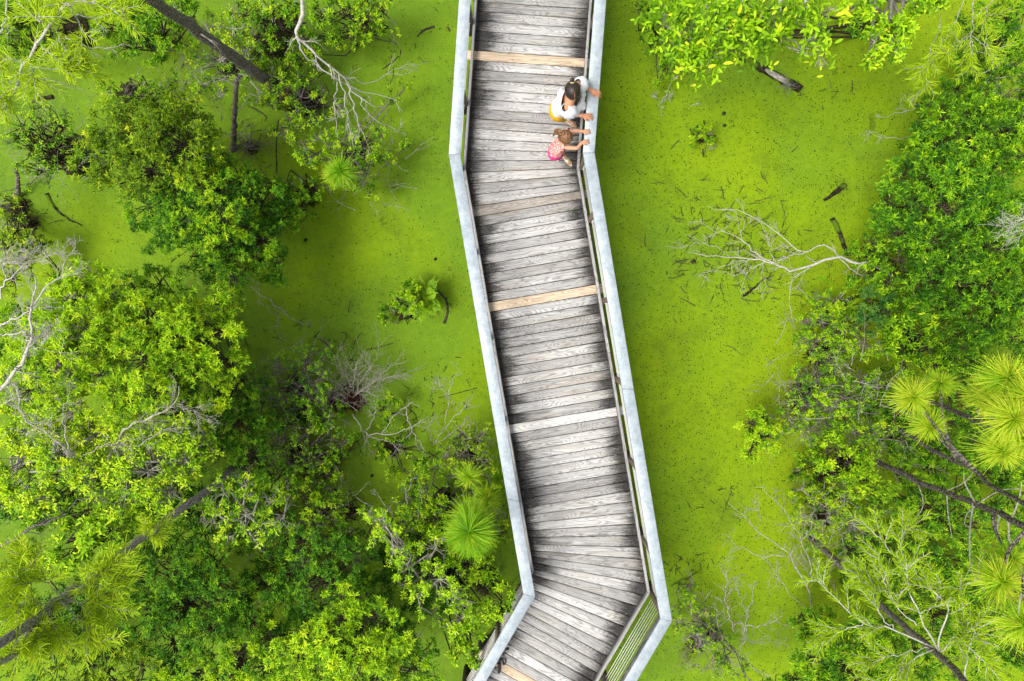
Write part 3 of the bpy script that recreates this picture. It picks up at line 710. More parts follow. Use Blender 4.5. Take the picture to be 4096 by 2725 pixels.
shrub('leafy_shrub', 'shrub of large pale leaves between the leaning trunk and the cypress sprays', SH, (230, 1230),
      [(190, 1180, 46, 2.2), (240, 1230, 46, 2.5), (290, 1180, 42, 2.1), (170, 1270, 40, 2.4), (130, 1300, 30, 2.3), (330, 1170, 38, 1.9), (260, 1290, 36, 2.3), (90, 1170, 40, 1.4)], 'leaf_lime', 'big', L=.10, dens=.9, tint=.25)
shrub('leafy_shrub', 'deep green shaded shrub spreading across the lower left behind the leaning trunk', SH, (420, 1370),
      [(330, 1260, 50, 1.3), (400, 1240, 46, 1.2), (320, 1340, 55, 1.5), (400, 1320, 62, 1.6), (480, 1290, 52, 1.4), (340, 1420, 60, 1.7), (430, 1400, 62, 1.6), (520, 1370, 60, 1.5), (480, 1460, 60, 1.7), (570, 1440, 55, 1.4), (390, 1490, 55, 1.7), (600, 1350, 45, 1.2), (550, 1230, 40, 1.0)], 'leaf_dark', tint=.42, L=.078, dens=.95)
shrub('leafy_shrub', 'deep green shrub with tight whorls under the lower middle dead twigs', SH, (770, 1330),
      [(700, 1250, 40, 1.3), (760, 1270, 46, 1.6), (820, 1290, 50, 1.7), (740, 1340, 55, 1.7), (820, 1370, 55, 1.7), (660, 1330, 40, 1.2), (650, 1390, 46, 1.3), (880, 1420, 46, 1.5), (890, 1340, 30, 1.2), (700, 1410, 44, 1.5), (960, 1520, 52, 1.3), (930, 1460, 44, 1.3), (800, 1240, 36, 1.3)], 'leaf_dark', tint=.40, L=.075, dens=1.05)
shrub('leafy_shrub', 'bright whorled shrub crown at the bottom, left of the rail corner', SH, (800, 1480),
      [(790, 1440, 60, 2.9), (860, 1430, 50, 2.8), (740, 1480, 58, 2.9), (820, 1510, 62, 3.0), (900, 1490, 56, 2.8), (680, 1510, 50, 2.7), (760, 1550, 55, 2.9), (870, 1560, 55, 2.8), (950, 1540, 40, 2.4), (700, 1570, 46, 2.6), (780, 1375, 36, 2.6), (660, 1590, 40, 2.5)], 'leaf_bright', tint=.50, L=.086, dens=1.05)
shrub('leafy_shrub', 'yellow-green whorled shrub along the bottom edge, right of the cypress sprays', SH, (560, 1520),
      [(560, 1500, 46, 2.2), (610, 1540, 46, 2.3), (520, 1560, 46, 2.2), (620, 1470, 34, 2.1), (580, 1590, 40, 2.3), (450, 1560, 40, 2.0), (400, 1570, 40, 1.9)], 'leaf_mid', tint=.55, L=.08, dens=.95)
shrub('leafy_shrub', 'olive shrub at the bottom left edge under the feathery cypress', SH, (250, 1520),
      [(260, 1490, 46, 1.9), (320, 1540, 50, 1.9), (200, 1540, 46, 1.8), (260, 1580, 46, 1.9), (140, 1500, 46, 1.4), (30, 1330, 46, 1.5), (60, 1270, 36, 1.4)], 'leaf_olive', tint=.36, L=.08, dens=.9)
shrub('leafy_shrub', 'yellow-green small-leaved tree with crooked grey limbs near the rail corner', SH, (990, 1320),
      [(880, 1200, 34, 2.4), (900, 1260, 42, 2.6), (940, 1300, 38, 2.7), (1000, 1270, 40, 2.5), (1010, 1340, 40, 2.7), (960, 1380, 34, 2.7), (1050, 1370, 36, 2.6), (1060, 1430, 36, 2.5), (920, 1350, 26, 2.4), (1000, 1420, 22, 2.3), (850, 1180, 22, 2.2), (1080, 1400, 25, 2.4)], 'leaf_lime', 'alt', L=.062, dens=.62, tint=.35, twig='bark_pale', twigs=.7, bare=9)
shrub('leafy_shrub', 'round-leaved shrub reaching over the cables at the left rail corner', SH, (1040, 1300),
      [(1095, 1240, 36, 1.6), (1080, 1290, 40, 1.8), (1120, 1310, 34, 1.7), (1040, 1230, 36, 1.5), (1165, 1350, 20, 2.0), (1150, 1392, 28, 2.0), (1110, 1400, 30, 2.0), (1080, 1460, 34, 1.8), (1050, 1495, 32, 1.8), (1085, 1510, 26, 1.7), (1000, 1200, 34, 1.3)], 'leaf_bright', 'big', L=.075, dens=.75, tint=.40, twigs=.6)
shrub('leafy_shrub', 'dull olive small-leaved shrub pressed against the left rail in the middle', SH, (1080, 1040),
      [(1060, 1000, 36, 1.4), (1100, 1010, 32, 1.4), (1060, 1050, 36, 1.4), (1105, 1060, 30, 1.5), (1030, 1040, 30, 1.2), (1150, 1180, 26, 1.2), (1130, 1230, 28, 1.0), (1155, 1230, 20, 1.0)], 'leaf_olive', 'alt', L=.05, dens=.55, tint=.30, twig='twig_grey', twigs=1.0, bare=12)
shrub('leafy_shrub', 'green shrub with small leaves around the young pines by the rail', SH, (1020, 1150),
      [(980, 1120, 36, 1.2), (1010, 1170, 36, 1.3), (960, 1180, 34, 1.2), (1000, 1080, 28, 1.1), (940, 1150, 26, 1.0), (1150, 1130, 24, 1.5), (1040, 1100, 30, 1.0), (930, 1210, 30, 1.2), (1090, 1130, 36, 1.0)], 'leaf_mid', 'alt', L=.065, dens=.6, tint=.5, twig='twig_grey', twigs=.9, bare=6)
shrub('leafy_shrub', 'thin dark leafy thicket standing in shaded duckweed left of the root clump', SH, (680, 890),
      [(640, 850, 40, .9), (700, 830, 40, .9), (740, 870, 36, .9), (650, 920, 40, .8), (710, 920, 42, .9), (600, 890, 34, .8), (760, 800, 24, .6), (620, 960, 30, .8)], 'leaf_dark', 'alt', L=.055, dens=.42, tint=.62, twig='twig_grey', twigs=1.0, bare=14, stems=3)
shrub('leafy_shrub', 'thin leafy thicket with orange-red leaves low beside the shaded water', SH, (680, 1040),
      [(640, 1010, 36, .8), (700, 1000, 40, .8), (660, 1070, 40, .8), (720, 1060, 36, .7), (760, 980, 36, .7), (620, 1040, 30, .9), (790, 1020, 26, .6), (710, 1110, 30, .7)], 'leaf_mid', 'alt', L=.055, dens=.42, tint=.45, twig='twig_grey', twigs=1.0, bare=16, stems=3)
shrub('leafy_shrub', 'bushy patch with yellow flecks left of the small lower pond', SH, (730, 1180),
      [(700, 1150, 36, .9), (750, 1170, 38, 1.0), (720, 1210, 38, 1.0), (770, 1130, 28, .8), (780, 1210, 26, .8), (760, 1080, 24, .6)], 'leaf_mid', 'alt', L=.06, dens=.55, tint=.50, twigs=.9, bare=8)
shrub('leafy_shrub', 'silvery twigged tree with lime leaf tufts over the leaning trunk', SH, (600, 1210),
      [(510, 1140, 36, 2.7), (560, 1120, 34, 2.7), (610, 1150, 36, 2.7), (560, 1190, 34, 2.7), (640, 1190, 34, 2.6), (500, 1190, 26, 2.6), (660, 1150, 26, 2.5), (600, 1230, 26, 2.5), (520, 1240, 20, 2.4)], 'leaf_lime', 'alt', L=.075, dens=.5, tint=.42, twig='bark_pale', twigs=.8, bare=20, stems=1)
shrub('leafy_shrub', 'small green shrub sprouting beside the reddish root clump', SH, (885, 950),
      [(880, 940, 24, .5), (905, 920, 18, .5), (890, 975, 18, .4)], 'leaf_mid', 'alt', L=.05, dens=.8, tint=.6, tuss=0)
shrub('leafy_shrub', 'round-leaved bush on the left half of the fern tussock', SH, (935, 720),
      [(920, 690, 24, .6), (950, 700, 26, .7), (905, 715, 22, .5), (935, 665, 20, .6), (960, 665, 18, .6), (885, 738, 12, .3)], 'leaf_mid', 'big', L=.045, dens=1.3, tint=.42, twig='twig_grey', twigs=.5, tuss=.22, stems=3)
# upper left
shrub('leafy_shrub', 'olive shrub filling the upper left corner under feathery cypress', SH, (60, 80),
      [(50, 40, 46, 1.7), (100, 60, 42, 1.6), (30, 100, 40, 1.4), (80, 110, 36, 1.2), (10, 60, 36, 1.6), (50, 10, 36, 1.6)], 'leaf_mid', tint=.42, L=.065, dens=.75)
shrub('leafy_shrub', 'dark glossy shrub at the top edge left of the leaning trunk', SH, (360, 90),
      [(300, 40, 46, 1.6), (360, 30, 46, 1.7), (330, 85, 40, 1.4), (400, 90, 36, 1.4), (290, 105, 34, 1.1), (360, 130, 26, .9), (250, 60, 34, 1.3), (430, 40, 34, 1.6), (400, 10, 34, 1.7), (300, 0, 34, 1.6)], 'leaf_dark', tint=.62, L=.07, dens=.95)
shrub('leafy_shrub', 'thin yellow-green shrub crossing the leaning trunk at the top', SH, (530, 150),
      [(480, 70, 36, 1.3), (530, 60, 36, 1.4), (560, 110, 36, 1.2), (500, 130, 34, 1.0), (460, 190, 30, .8), (560, 170, 30, .9), (500, 220, 26, .7), (590, 220, 26, .7), (450, 130, 26, 1.0), (580, 150, 26, 1.0)], 'leaf_mid', 'alt', L=.065, dens=.48, tint=.6, twig='bark_pale', twigs=1.0, bare=10)
shrub('leafy_shrub', 'leafy shrub over a dark twig tangle at the top edge', SH, (640, 70),
      [(560, 30, 36, 1.6), (620, 30, 40, 1.5), (680, 40, 36, 1.4), (640, 90, 30, 1.0), (700, 90, 26, .9), (590, 80, 30, 1.1), (660, 0, 34, 1.5)], 'leaf_mid', 'alt', L=.065, dens=.55, tint=.42, twigs=1.2, bare=22, twig='twig_dark', tuss=.4)
shrub('leafy_shrub', 'spreading shrub at the top, nearest to the left rail', SH, (820, 50),
      [(740, 30, 36, 1.3), (790, 30, 40, 1.3), (840, 50, 36, 1.2), (880, 20, 34, 1.2), (800, 80, 30, .9), (750, 80, 34, .9), (890, 60, 24, .9), (720, 120, 26, .7), (840, 0, 34, 1.2)], 'leaf_mid', 'alt', L=.065, dens=.6, tint=.50, twigs=1.0, bare=10)
shrub('leafy_shrub', 'thin shrub under the long bleached branch in the upper middle', SH, (720, 240),
      [(640, 200, 30, .9), (690, 220, 34, .8), (740, 200, 26, .7), (670, 260, 30, .8), (730, 270, 34, .8), (780, 240, 22, .6), (620, 240, 22, .8), (650, 300, 26, .9)], 'leaf_mid', 'alt', L=.065, dens=.45, tint=.55, twig='twig_grey', twigs=1.0, bare=10)
shrub('leafy_shrub', 'green shrub beneath the tips of the bleached branch, left of the bend', SH, (820, 360),
      [(740, 320, 30, 1.1), (800, 320, 36, 1.1), (850, 350, 34, 1.0), (880, 310, 22, .8), (700, 340, 34, 1.1), (710, 375, 26, 1.3), (840, 400, 34, 1.0), (880, 370, 24, .7), (800, 420, 30, .8), (860, 440, 26, .7), (930, 340, 14, .5), (900, 225, 16, .5), (930, 200, 16, .5)], 'leaf_mid', 'alt', L=.06, dens=.62, tint=.52, twig='twig_grey', twigs=.8, tuss=.38, bare=10)
shrub('leafy_shrub', 'narrow dark shrub bridging the whorled shrub and the small pine', SH, (710, 450),
      [(690, 440, 26, .9), (730, 440, 26, .8), (660, 420, 24, .9), (700, 480, 26, .9), (660, 480, 30, 1.1), (620, 420, 22, .8)], 'leaf_mid', 'alt', L=.06, dens=.6, tint=.40, bare=6)
shrub('leafy_shrub', 'yellowing leafy shrub on a root mass at the left edge', SH, (40, 480),
      [(20, 470, 30, 1.2), (30, 530, 34, 1.1), (10, 570, 30, 1.0), (60, 575, 34, .8), (100, 560, 26, .5), (60, 610, 34, .8), (130, 640, 30, .7), (20, 640, 40, .9)], 'leaf_olive', 'alt', L=.065, dens=.6, tint=.5, tuss=.3, bare=14, twigs=.8)
shrub('leafy_shrub', 'low shrub patch just below the feathery cypress on pale duckweed', SH, (300, 220),
      [(280, 215, 26, .7), (320, 200, 26, .7), (370, 220, 26, .9), (400, 190, 20, .6), (250, 200, 18, .6), (440, 230, 20, .8)], 'leaf_mid', 'alt', L=.055, dens=.5, tint=.45, bare=6)

# ---------------------------------------------------------------- shrubs, right of the boardwalk
shrub('leafy_shrub', 'dark ferny shrub beside the right rail at the very top', SH, (1510, 60),
      [(1500, 40, 30, .8), (1530, 90, 34, 1.0), (1500, 100, 26, .7), (1540, 150, 28, .8), (1520, 185, 20, .5), (1560, 30, 34, 1.2), (1470, 15, 22, .6)], 'leaf_dark', 'alt', L=.055, dens=.85, tint=.75)
shrub('leafy_shrub', 'dense green shrub mass at right, uppermost part with yellow tips', SH, (2230, 300),
      [(2180, 270, 50, 2.0), (2240, 250, 50, 2.2), (2310, 230, 50, 2.3), (2160, 330, 50, 1.9), (2230, 320, 56, 2.2), (2300, 310, 56, 2.3), (2350, 260, 40, 2.2), (2110, 330, 30, 1.4), (2140, 240, 24, 1.4), (2340, 360, 46, 2.3)], 'leaf_mid', tint=.26, L=.092, dens=1.05)
shrub('leafy_shrub', 'dense green shrub mass at right, middle part sloping down to the water', SH, (2170, 460),
      [(2090, 400, 40, 1.5), (2150, 400, 50, 1.9), (2220, 400, 54, 2.1), (2290, 410, 54, 2.1), (2050, 460, 40, 1.4), (2110, 470, 50, 1.7), (2180, 480, 54, 2.0), (2250, 490, 54, 2.0), (2320, 480, 50, 2.1), (2030, 510, 34, 1.2), (2080, 540, 48, 1.6)], 'leaf_dark', tint=.48, L=.090, dens=1.1)
shrub('leafy_shrub', 'dense green shrub mass at right, lower part above the big pine brushes', SH, (2210, 640),
      [(2150, 560, 54, 1.9), (2220, 580, 54, 2.0), (2290, 570, 52, 2.0), (2340, 600, 50, 2.0), (2080, 600, 46, 1.6), (2140, 640, 54, 1.9), (2210, 660, 54, 2.1), (2280, 660, 54, 2.0), (2150, 710, 50, 1.8), (2220, 740, 54, 1.9), (2290, 740, 50, 1.8), (2350, 700, 46, 1.8), (2200, 800, 46, 1.6), (2100, 690, 40, 1.6)], 'leaf_mid', tint=.16, L=.092, dens=1.1)
shrub('leafy_shrub', 'dark shrub in the upper right corner behind the cypress sprays', SH, (2300, 90),
      [(2290, 30, 46, 1.7), (2340, 60, 46, 1.8), (2300, 110, 46, 1.7), (2250, 170, 36, 1.4), (2340, 150, 46, 1.8), (2210, 200, 36, 1.2), (2280, 180, 36, 1.4), (2220, 130, 34, 1.0), (2240, 60, 36, 1.0)], 'leaf_dark', tint=.50, L=.07, dens=.9, bare=6)
shrub('leafy_shrub', 'small-leaved bush under the crooked dead branch where it leaves the mass', SH, (2010, 600),
      [(1970, 580, 24, .8), (2010, 560, 30, 1.0), (2010, 620, 34, 1.1), (1970, 640, 28, .9), (2050, 650, 36, 1.3), (2020, 575, 24, .9)], 'leaf_mid', 'big', L=.06, dens=.8, tint=.35)
shrub('leafy_shrub', 'blue-green bush of tight dark whorls beside the big fern', SH, (2005, 710),
      [(2000, 690, 28, 1.3), (2030, 720, 30, 1.4), (1995, 740, 26, 1.3), (2050, 690, 24, 1.3)], leaf_mat('blue_green_leaves', G3((.014, .06, .010), (.035, .13, .018), (.075, .22, .03), (.2, .34, .05))), tint=.5, L=.06, dens=1.1, tuss=0)
shrub('leafy_shrub', 'soft green low shrub around the fern on the right shore', SH, (1920, 740),
      [(1880, 700, 26, .6), (1930, 690, 30, .7), (1900, 745, 36, .7), (1860, 740, 24, .5), (1950, 760, 36, .9), (1880, 790, 36, .7), (1940, 810, 36, .9), (1850, 780, 24, .5), (1990, 790, 34, 1.2)], 'leaf_mid', 'alt', L=.05, dens=.75, tint=.5, twigs=.9, bare=14, twig='twig_grey')
shrub('leafy_shrub', 'round-leaved bush between the dense mass and the small pine brushes', SH, (2090, 790),
      [(2060, 740, 34, 1.7), (2100, 760, 34, 1.8), (2070, 800, 34, 1.7), (2130, 800, 36, 1.7), (2090, 840, 30, 1.5), (2160, 850, 34, 1.5), (2040, 780, 26, 1.5), (2230, 850, 40, 1.3)], 'leaf_bright', 'big', L=.075, dens=.85, tint=.18)
shrub('leafy_shrub', 'tangled green bush over dark red roots on the right shore', SH, (1850, 900),
      [(1840, 870, 30, .8), (1890, 870, 34, .9), (1930, 870, 34, 1.1), (1850, 930, 34, .9), (1900, 930, 36, 1.2), (1950, 920, 36, 1.4), (1990, 880, 34, 1.4), (1820, 960, 26, .7), (1870, 990, 34, 1.0), (1930, 970, 34, 1.3), (1990, 950, 34, 1.5), (2020, 1000, 34, 1.6), (1975, 1000, 34, 1.5)], 'leaf_mid', 'alt', L=.06, dens=.62, tint=.48, twigs=1.0, bare=26, twig='twig_grey', tuss=.26)
shrub('leafy_shrub', 'small bright bush standing apart in the duckweed on the right', SH, (1735, 1000),
      [(1730, 975, 28, 1.0), (1760, 960, 24, 1.0), (1715, 1005, 22, .9), (1765, 1000, 28, 1.0), (1730, 1040, 22, .8), (1790, 1030, 16, .7), (1795, 990, 18, .8)], 'leaf_bright', 'alt', L=.06, dens=1.6, tint=.45, twigs=.4, bare=3, tuss=.14)
shrub('leafy_shrub', 'bright leafy bush in front of the two slanting pine trunks', SH, (1940, 1070),
      [(1910, 1040, 34, 1.5), (1950, 1070, 36, 1.6), (1900, 1080, 30, 1.3), (1990, 1060, 34, 1.6), (1950, 1110, 34, 1.4), (2000, 1110, 34, 1.5), (1870, 1040, 24, 1.0)], 'leaf_bright', 'big', L=.07, dens=.85, tint=.40, twigs=.5)
shrub('leafy_shrub', 'wiry yellow-green bush with pale twigs on the lower right shore', SH, (1900, 1190),
      [(1850, 1130, 30, .8), (1900, 1140, 34, .9), (1950, 1160, 34, 1.0), (1850, 1190, 30, .7), (1910, 1200, 34, .9), (1970, 1210, 34, 1.0), (1880, 1240, 30, .7), (1820, 1150, 20, .5)], 'leaf_mid', 'alt', L=.055, dens=.5, tint=.58, twigs=1.2, bare=24, twig='bark_pale')
shrub('leafy_shrub', 'deep green whorled shrub beneath the long pine trunk at right', SH, (2150, 1180),
      [(2080, 1080, 40, 1.1), (2150, 1080, 40, 1.2), (2060, 1150, 44, 1.3), (2130, 1160, 48, 1.4), (2200, 1150, 44, 1.3), (2100, 1220, 44, 1.3), (2170, 1230, 44, 1.3), (2250, 1210, 44, 1.3), (2310, 1170, 44, 1.2), (2330, 1250, 40, 1.3), (2220, 1060, 40, 1.1), (2240, 1290, 34, 1.1)], 'leaf_dark', tint=.66, L=.09, dens=.8)
shrub('leafy_shrub', 'dark understorey shrub behind the white-limbed cypress at lower right', SH, (2230, 1430),
      [(2150, 1330, 40, .9), (2210, 1370, 44, 1.0), (2280, 1350, 44, 1.0), (2160, 1430, 44, 1.0), (2230, 1450, 46, 1.1), (2300, 1440, 46, 1.1), (2200, 1520, 46, 1.1), (2280, 1530, 46, 1.1), (2340, 1500, 44, 1.1), (2080, 1400, 40, .9), (2020, 1360, 36, .8), (1960, 1330, 34, .7), (2110, 1480, 40, 1.0)], 'leaf_dark', 'alt', L=.065, dens=.75, tint=.50, bare=12)
shrub('leafy_shrub', 'bright whorled shrub at the bottom edge right of the dead twigs', SH, (1960, 1520),
      [(1880, 1450, 36, 1.8), (1930, 1490, 46, 2.0), (1990, 1460, 44, 2.0), (1870, 1520, 44, 1.9), (1960, 1540, 50, 2.1), (2040, 1510, 46, 2.0), (2100, 1550, 46, 1.9), (1900, 1580, 44, 1.9), (2030, 1580, 44, 2.0), (2060, 1450, 30, 1.8), (1830, 1570, 36, 1.7), (1790, 1590, 34, 1.4)], 'leaf_mid', tint=.26, L=.092, dens=1.05)
shrub('leafy_shrub', 'small dark whorled bush just above the bottom right bright shrub', SH, (1870, 1430),
      [(1850, 1420, 24, 1.4), (1890, 1420, 26, 1.5), (1860, 1460, 24, 1.5)], 'leaf_dark', tint=.6, L=.075, dens=1.0, tuss=.15)
shrub('wiry_shrub', 'half-dead shrub with thin leaves outside the right rail corner', SH, (1640, 1460),
      [(1590, 1350, 26, .7), (1570, 1400, 26, .7), (1620, 1410, 30, .8), (1600, 1460, 30, .8), (1650, 1470, 34, .9), (1680, 1520, 34, .9), (1640, 1530, 30, .8), (1720, 1560, 30, .8), (1560, 1440, 20, .5)], 'leaf_mid', 'alt', L=.05, dens=.42, tint=.48, twigs=1.2, bare=26, twig='twig_grey', tuss=.2)
shrub('leafy_shrub', 'tiny tussock bush alone in the upper right duckweed', SH, (1612, 320),
      [(1608, 305, 14, .3), (1625, 295, 13, .35), (1600, 325, 12, .3), (1632, 325, 10, .25)], 'leaf_mid', 'alt', L=.045, dens=1.2, tint=.6, tuss=.10, bare=3)

# overhanging bay tree at the top: its biggest leaves are separate parts
bt = thing('bay_tree', 'bright overhanging tree with large pale leaves at the top edge right of the rail', 'tree', tuple(Q(1750, -60, 0)))
gl, gt = Geo(), Geo(); tips = []
for (x, y, rp, z) in [(1530, 50, 34, 3.7), (1580, 30, 40, 3.9), (1570, 100, 40, 3.9), (1600, 150, 24, 3.8), (1650, 50, 46, 4.2), (1640, 120, 40, 4.0), (1710, 30, 46, 4.3), (1715, 85, 36, 4.2), (1780, 40, 46, 4.3), (1765, 95, 30, 4.1),
                      (1840, 40, 46, 4.3), (1850, 110, 38, 4.2), (1900, 80, 34, 4.2), (1885, 140, 24, 4.1), (1910, 20, 34, 4.2), (1560, 175, 12, 3.6)]:
    c = Q(x, y, z); r = rp * K / SC(z)
    for q in range(int(9 * (r / .2) ** 1.5) + 3):
        v = unit(1)[0] * [1, 1, .55]; p = c + v * r * rng.uniform(.3, 1.05); tips.append((c - [0, 0, r * .5], p))
t0 = np.array([a for a, b in tips]); t1 = np.array([b for a, b in tips]); N = len(tips)
gt.tubes(np.stack([t0, (t0 + t1) / 2 + rng.normal(0, .03, (N, 3)), t1], 1), np.tile([.006, .0045, .003], (N, 1)), 4, cap=False)
C = np.repeat(t1, 3, 0)[:int(2.3 * N)] + rng.normal(0, .085, (int(2.3 * N), 3)); clusters(gl, C, nrm(np.repeat(t1 - t0, 3, 0)[:len(C)] + rng.normal(0, .12, C.shape) + [0, -.04, .05]), 'big', .092, np.clip(rng.normal(.22, .17, len(C)), 0, .8))
gl.build('foliage', M['leaf_lime'], bt, kind='stuff')
crown_c = [Q(1580, 80, 3.6), Q(1680, 80, 3.8), (Q(1790, 90, 3.9)), Q(1870, 90, 3.9)]; root = Q(1760, -160, 2.6)
g = Geo(); g.tubes([poly([Q(1740, -60, -.2), Q(1745, -110, 1.4), root], 10)], [np.linspace(.11, .08, 10)], 10); g.build('trunk', M['bark_grey'], bt, True)
for c in crown_c:
    g = Geo(); g.tubes([poly([root, (root + c) / 2 + [0, 0, .3], c], 10)], [np.linspace(.045, .015, 10)], 6); g.build('limb', M['bark_pale'], bt, True)
near_ = np.array([np.argmin([np.linalg.norm(a - c) for c in crown_c]) for a in t0]); cs = np.array(crown_c)[near_]
gt.tubes(np.stack([cs, (cs + t0) / 2 + rng.normal(0, .05, (N, 3)), t0], 1)[::4], np.tile([.010, .008, .006], (N, 1))[::4], 4, cap=False); gt.build('twigs', M['bark_pale'], bt, kind='stuff')
ll = Geo(); ll.leaves(np.zeros((1, 3)), np.array([[1., 0, 0]]), np.array([[0, 0, 1.]]), .108, .038, np.array([.62]), 6)
lm = [mk('leaf', np.concatenate(ll.V), [np.concatenate(x) for x in ll.F.values()], M['leaf_lime'], bt, tint=np.full(6, tv)) for tv in (.25, .45, .65, .9)]
for i in range(280):
    o = lm[i] if i < 4 else lm[i % 4].copy()
    if i >= 4: COL.objects.link(o)
    j = rng.integers(0, N); p = t1[j] + rng.normal(0, .07, 3) + [0, 0, .05]
    o.location = p - np.array(bt.location); o.rotation_euler = (rng.normal(0, .5), rng.normal(-.1, .45), rng.uniform(0, 6.28)); s_ = rng.uniform(.7, 1.15); o.scale = (s_, s_, s_)
tag(bt, bt['label'], 'tree')
shrub('bay_tree', 'second overhanging tree with pale leaves, right of the larger one', 'tree', (2010, -40),
      [(1960, 20, 26, 3.6), (2010, 20, 30, 3.8), (2050, 50, 30, 3.8), (2020, 90, 28, 3.8), (2060, 110, 24, 3.8), (2085, 60, 20, 3.7), (2000, 140, 16, 3.6), (2110, 15, 24, 3.7), (2150, 10, 16, 3.5)], 'leaf_lime', 'big', L=.10, dens=1.15, tint=.30, twig='bark_pale', twigs=.5, tuss=0)
shrub('bay_tree', 'darker inner shrub shading the water under the two pale trees', 'shrub', (1990, 60),
      [(1600, 60, 34, 2.4), (1540, 110, 30, 2.2), (1990, 60, 30, 2.2), (2040, 90, 26, 2.0), (1650, 100, 30, 2.4), (1560, 20, 30, 2.4)], 'leaf_dark', 'big', L=.08, dens=.8, tint=.62, twigs=.6)

# low shaded undergrowth that closes the gaps between the crowns
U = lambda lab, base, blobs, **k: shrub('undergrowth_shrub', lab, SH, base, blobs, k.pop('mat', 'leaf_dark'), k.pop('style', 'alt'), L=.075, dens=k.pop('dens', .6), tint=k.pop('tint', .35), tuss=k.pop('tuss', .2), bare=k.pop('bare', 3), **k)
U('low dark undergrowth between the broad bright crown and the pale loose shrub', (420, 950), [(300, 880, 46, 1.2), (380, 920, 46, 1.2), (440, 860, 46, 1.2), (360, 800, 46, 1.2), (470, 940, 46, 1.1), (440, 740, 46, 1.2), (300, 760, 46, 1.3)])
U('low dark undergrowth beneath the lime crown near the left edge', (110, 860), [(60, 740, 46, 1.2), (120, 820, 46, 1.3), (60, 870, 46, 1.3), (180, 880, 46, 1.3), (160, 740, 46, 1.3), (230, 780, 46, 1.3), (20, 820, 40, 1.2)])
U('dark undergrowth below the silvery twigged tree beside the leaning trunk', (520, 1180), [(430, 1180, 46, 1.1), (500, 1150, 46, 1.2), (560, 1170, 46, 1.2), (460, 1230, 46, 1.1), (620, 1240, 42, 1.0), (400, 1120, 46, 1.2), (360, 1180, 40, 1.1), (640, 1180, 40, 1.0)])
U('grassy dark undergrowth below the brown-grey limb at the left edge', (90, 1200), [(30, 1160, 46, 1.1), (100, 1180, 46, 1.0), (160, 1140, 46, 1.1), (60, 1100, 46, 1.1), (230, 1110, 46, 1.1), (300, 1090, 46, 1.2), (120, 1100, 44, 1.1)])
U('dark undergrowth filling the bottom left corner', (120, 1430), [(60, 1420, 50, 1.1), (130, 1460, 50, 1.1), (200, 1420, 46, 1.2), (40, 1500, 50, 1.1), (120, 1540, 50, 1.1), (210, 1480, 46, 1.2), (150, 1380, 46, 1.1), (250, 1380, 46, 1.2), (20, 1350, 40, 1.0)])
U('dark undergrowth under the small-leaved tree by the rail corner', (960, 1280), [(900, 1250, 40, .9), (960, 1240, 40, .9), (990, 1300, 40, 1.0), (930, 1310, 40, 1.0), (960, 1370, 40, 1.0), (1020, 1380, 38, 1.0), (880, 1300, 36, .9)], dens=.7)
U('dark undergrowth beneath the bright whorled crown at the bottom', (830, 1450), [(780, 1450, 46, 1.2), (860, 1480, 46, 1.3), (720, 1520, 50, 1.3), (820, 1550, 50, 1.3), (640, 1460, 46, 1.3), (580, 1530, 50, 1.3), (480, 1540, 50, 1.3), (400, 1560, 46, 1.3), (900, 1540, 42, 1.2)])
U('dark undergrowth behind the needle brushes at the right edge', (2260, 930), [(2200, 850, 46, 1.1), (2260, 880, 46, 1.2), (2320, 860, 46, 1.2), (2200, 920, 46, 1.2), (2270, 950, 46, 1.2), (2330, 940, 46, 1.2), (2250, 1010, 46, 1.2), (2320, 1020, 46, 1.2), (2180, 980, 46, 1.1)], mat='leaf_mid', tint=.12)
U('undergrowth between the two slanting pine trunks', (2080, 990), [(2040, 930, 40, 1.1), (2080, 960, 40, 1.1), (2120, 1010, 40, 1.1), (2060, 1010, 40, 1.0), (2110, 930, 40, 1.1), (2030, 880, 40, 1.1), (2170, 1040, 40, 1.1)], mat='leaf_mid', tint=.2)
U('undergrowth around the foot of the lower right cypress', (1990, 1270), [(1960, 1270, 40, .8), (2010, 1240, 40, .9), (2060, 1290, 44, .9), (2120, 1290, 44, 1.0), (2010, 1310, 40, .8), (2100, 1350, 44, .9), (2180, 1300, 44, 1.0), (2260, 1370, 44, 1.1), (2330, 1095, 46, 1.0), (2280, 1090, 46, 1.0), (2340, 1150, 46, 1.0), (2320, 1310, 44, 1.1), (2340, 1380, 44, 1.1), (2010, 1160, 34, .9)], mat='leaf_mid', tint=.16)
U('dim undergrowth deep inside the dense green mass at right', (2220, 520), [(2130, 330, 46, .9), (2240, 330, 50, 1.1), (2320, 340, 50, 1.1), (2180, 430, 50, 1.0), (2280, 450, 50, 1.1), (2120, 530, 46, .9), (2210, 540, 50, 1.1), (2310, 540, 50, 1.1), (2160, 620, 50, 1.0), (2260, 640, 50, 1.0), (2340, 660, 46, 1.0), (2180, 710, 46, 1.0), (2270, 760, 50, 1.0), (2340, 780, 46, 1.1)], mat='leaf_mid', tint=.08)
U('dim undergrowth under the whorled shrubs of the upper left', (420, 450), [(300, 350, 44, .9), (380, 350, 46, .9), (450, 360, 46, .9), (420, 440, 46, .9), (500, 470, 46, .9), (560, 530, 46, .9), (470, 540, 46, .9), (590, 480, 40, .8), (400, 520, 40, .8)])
U('sparse twiggy undergrowth between the thin thickets in the shaded left water', (700, 960), [(650, 960, 34, .5), (700, 940, 34, .6), (740, 960, 34, .6), (690, 990, 30, .5), (600, 930, 34, .7), (780, 940, 22, .4)], dens=.42, tint=.55, twigs=1.2, stems=3)
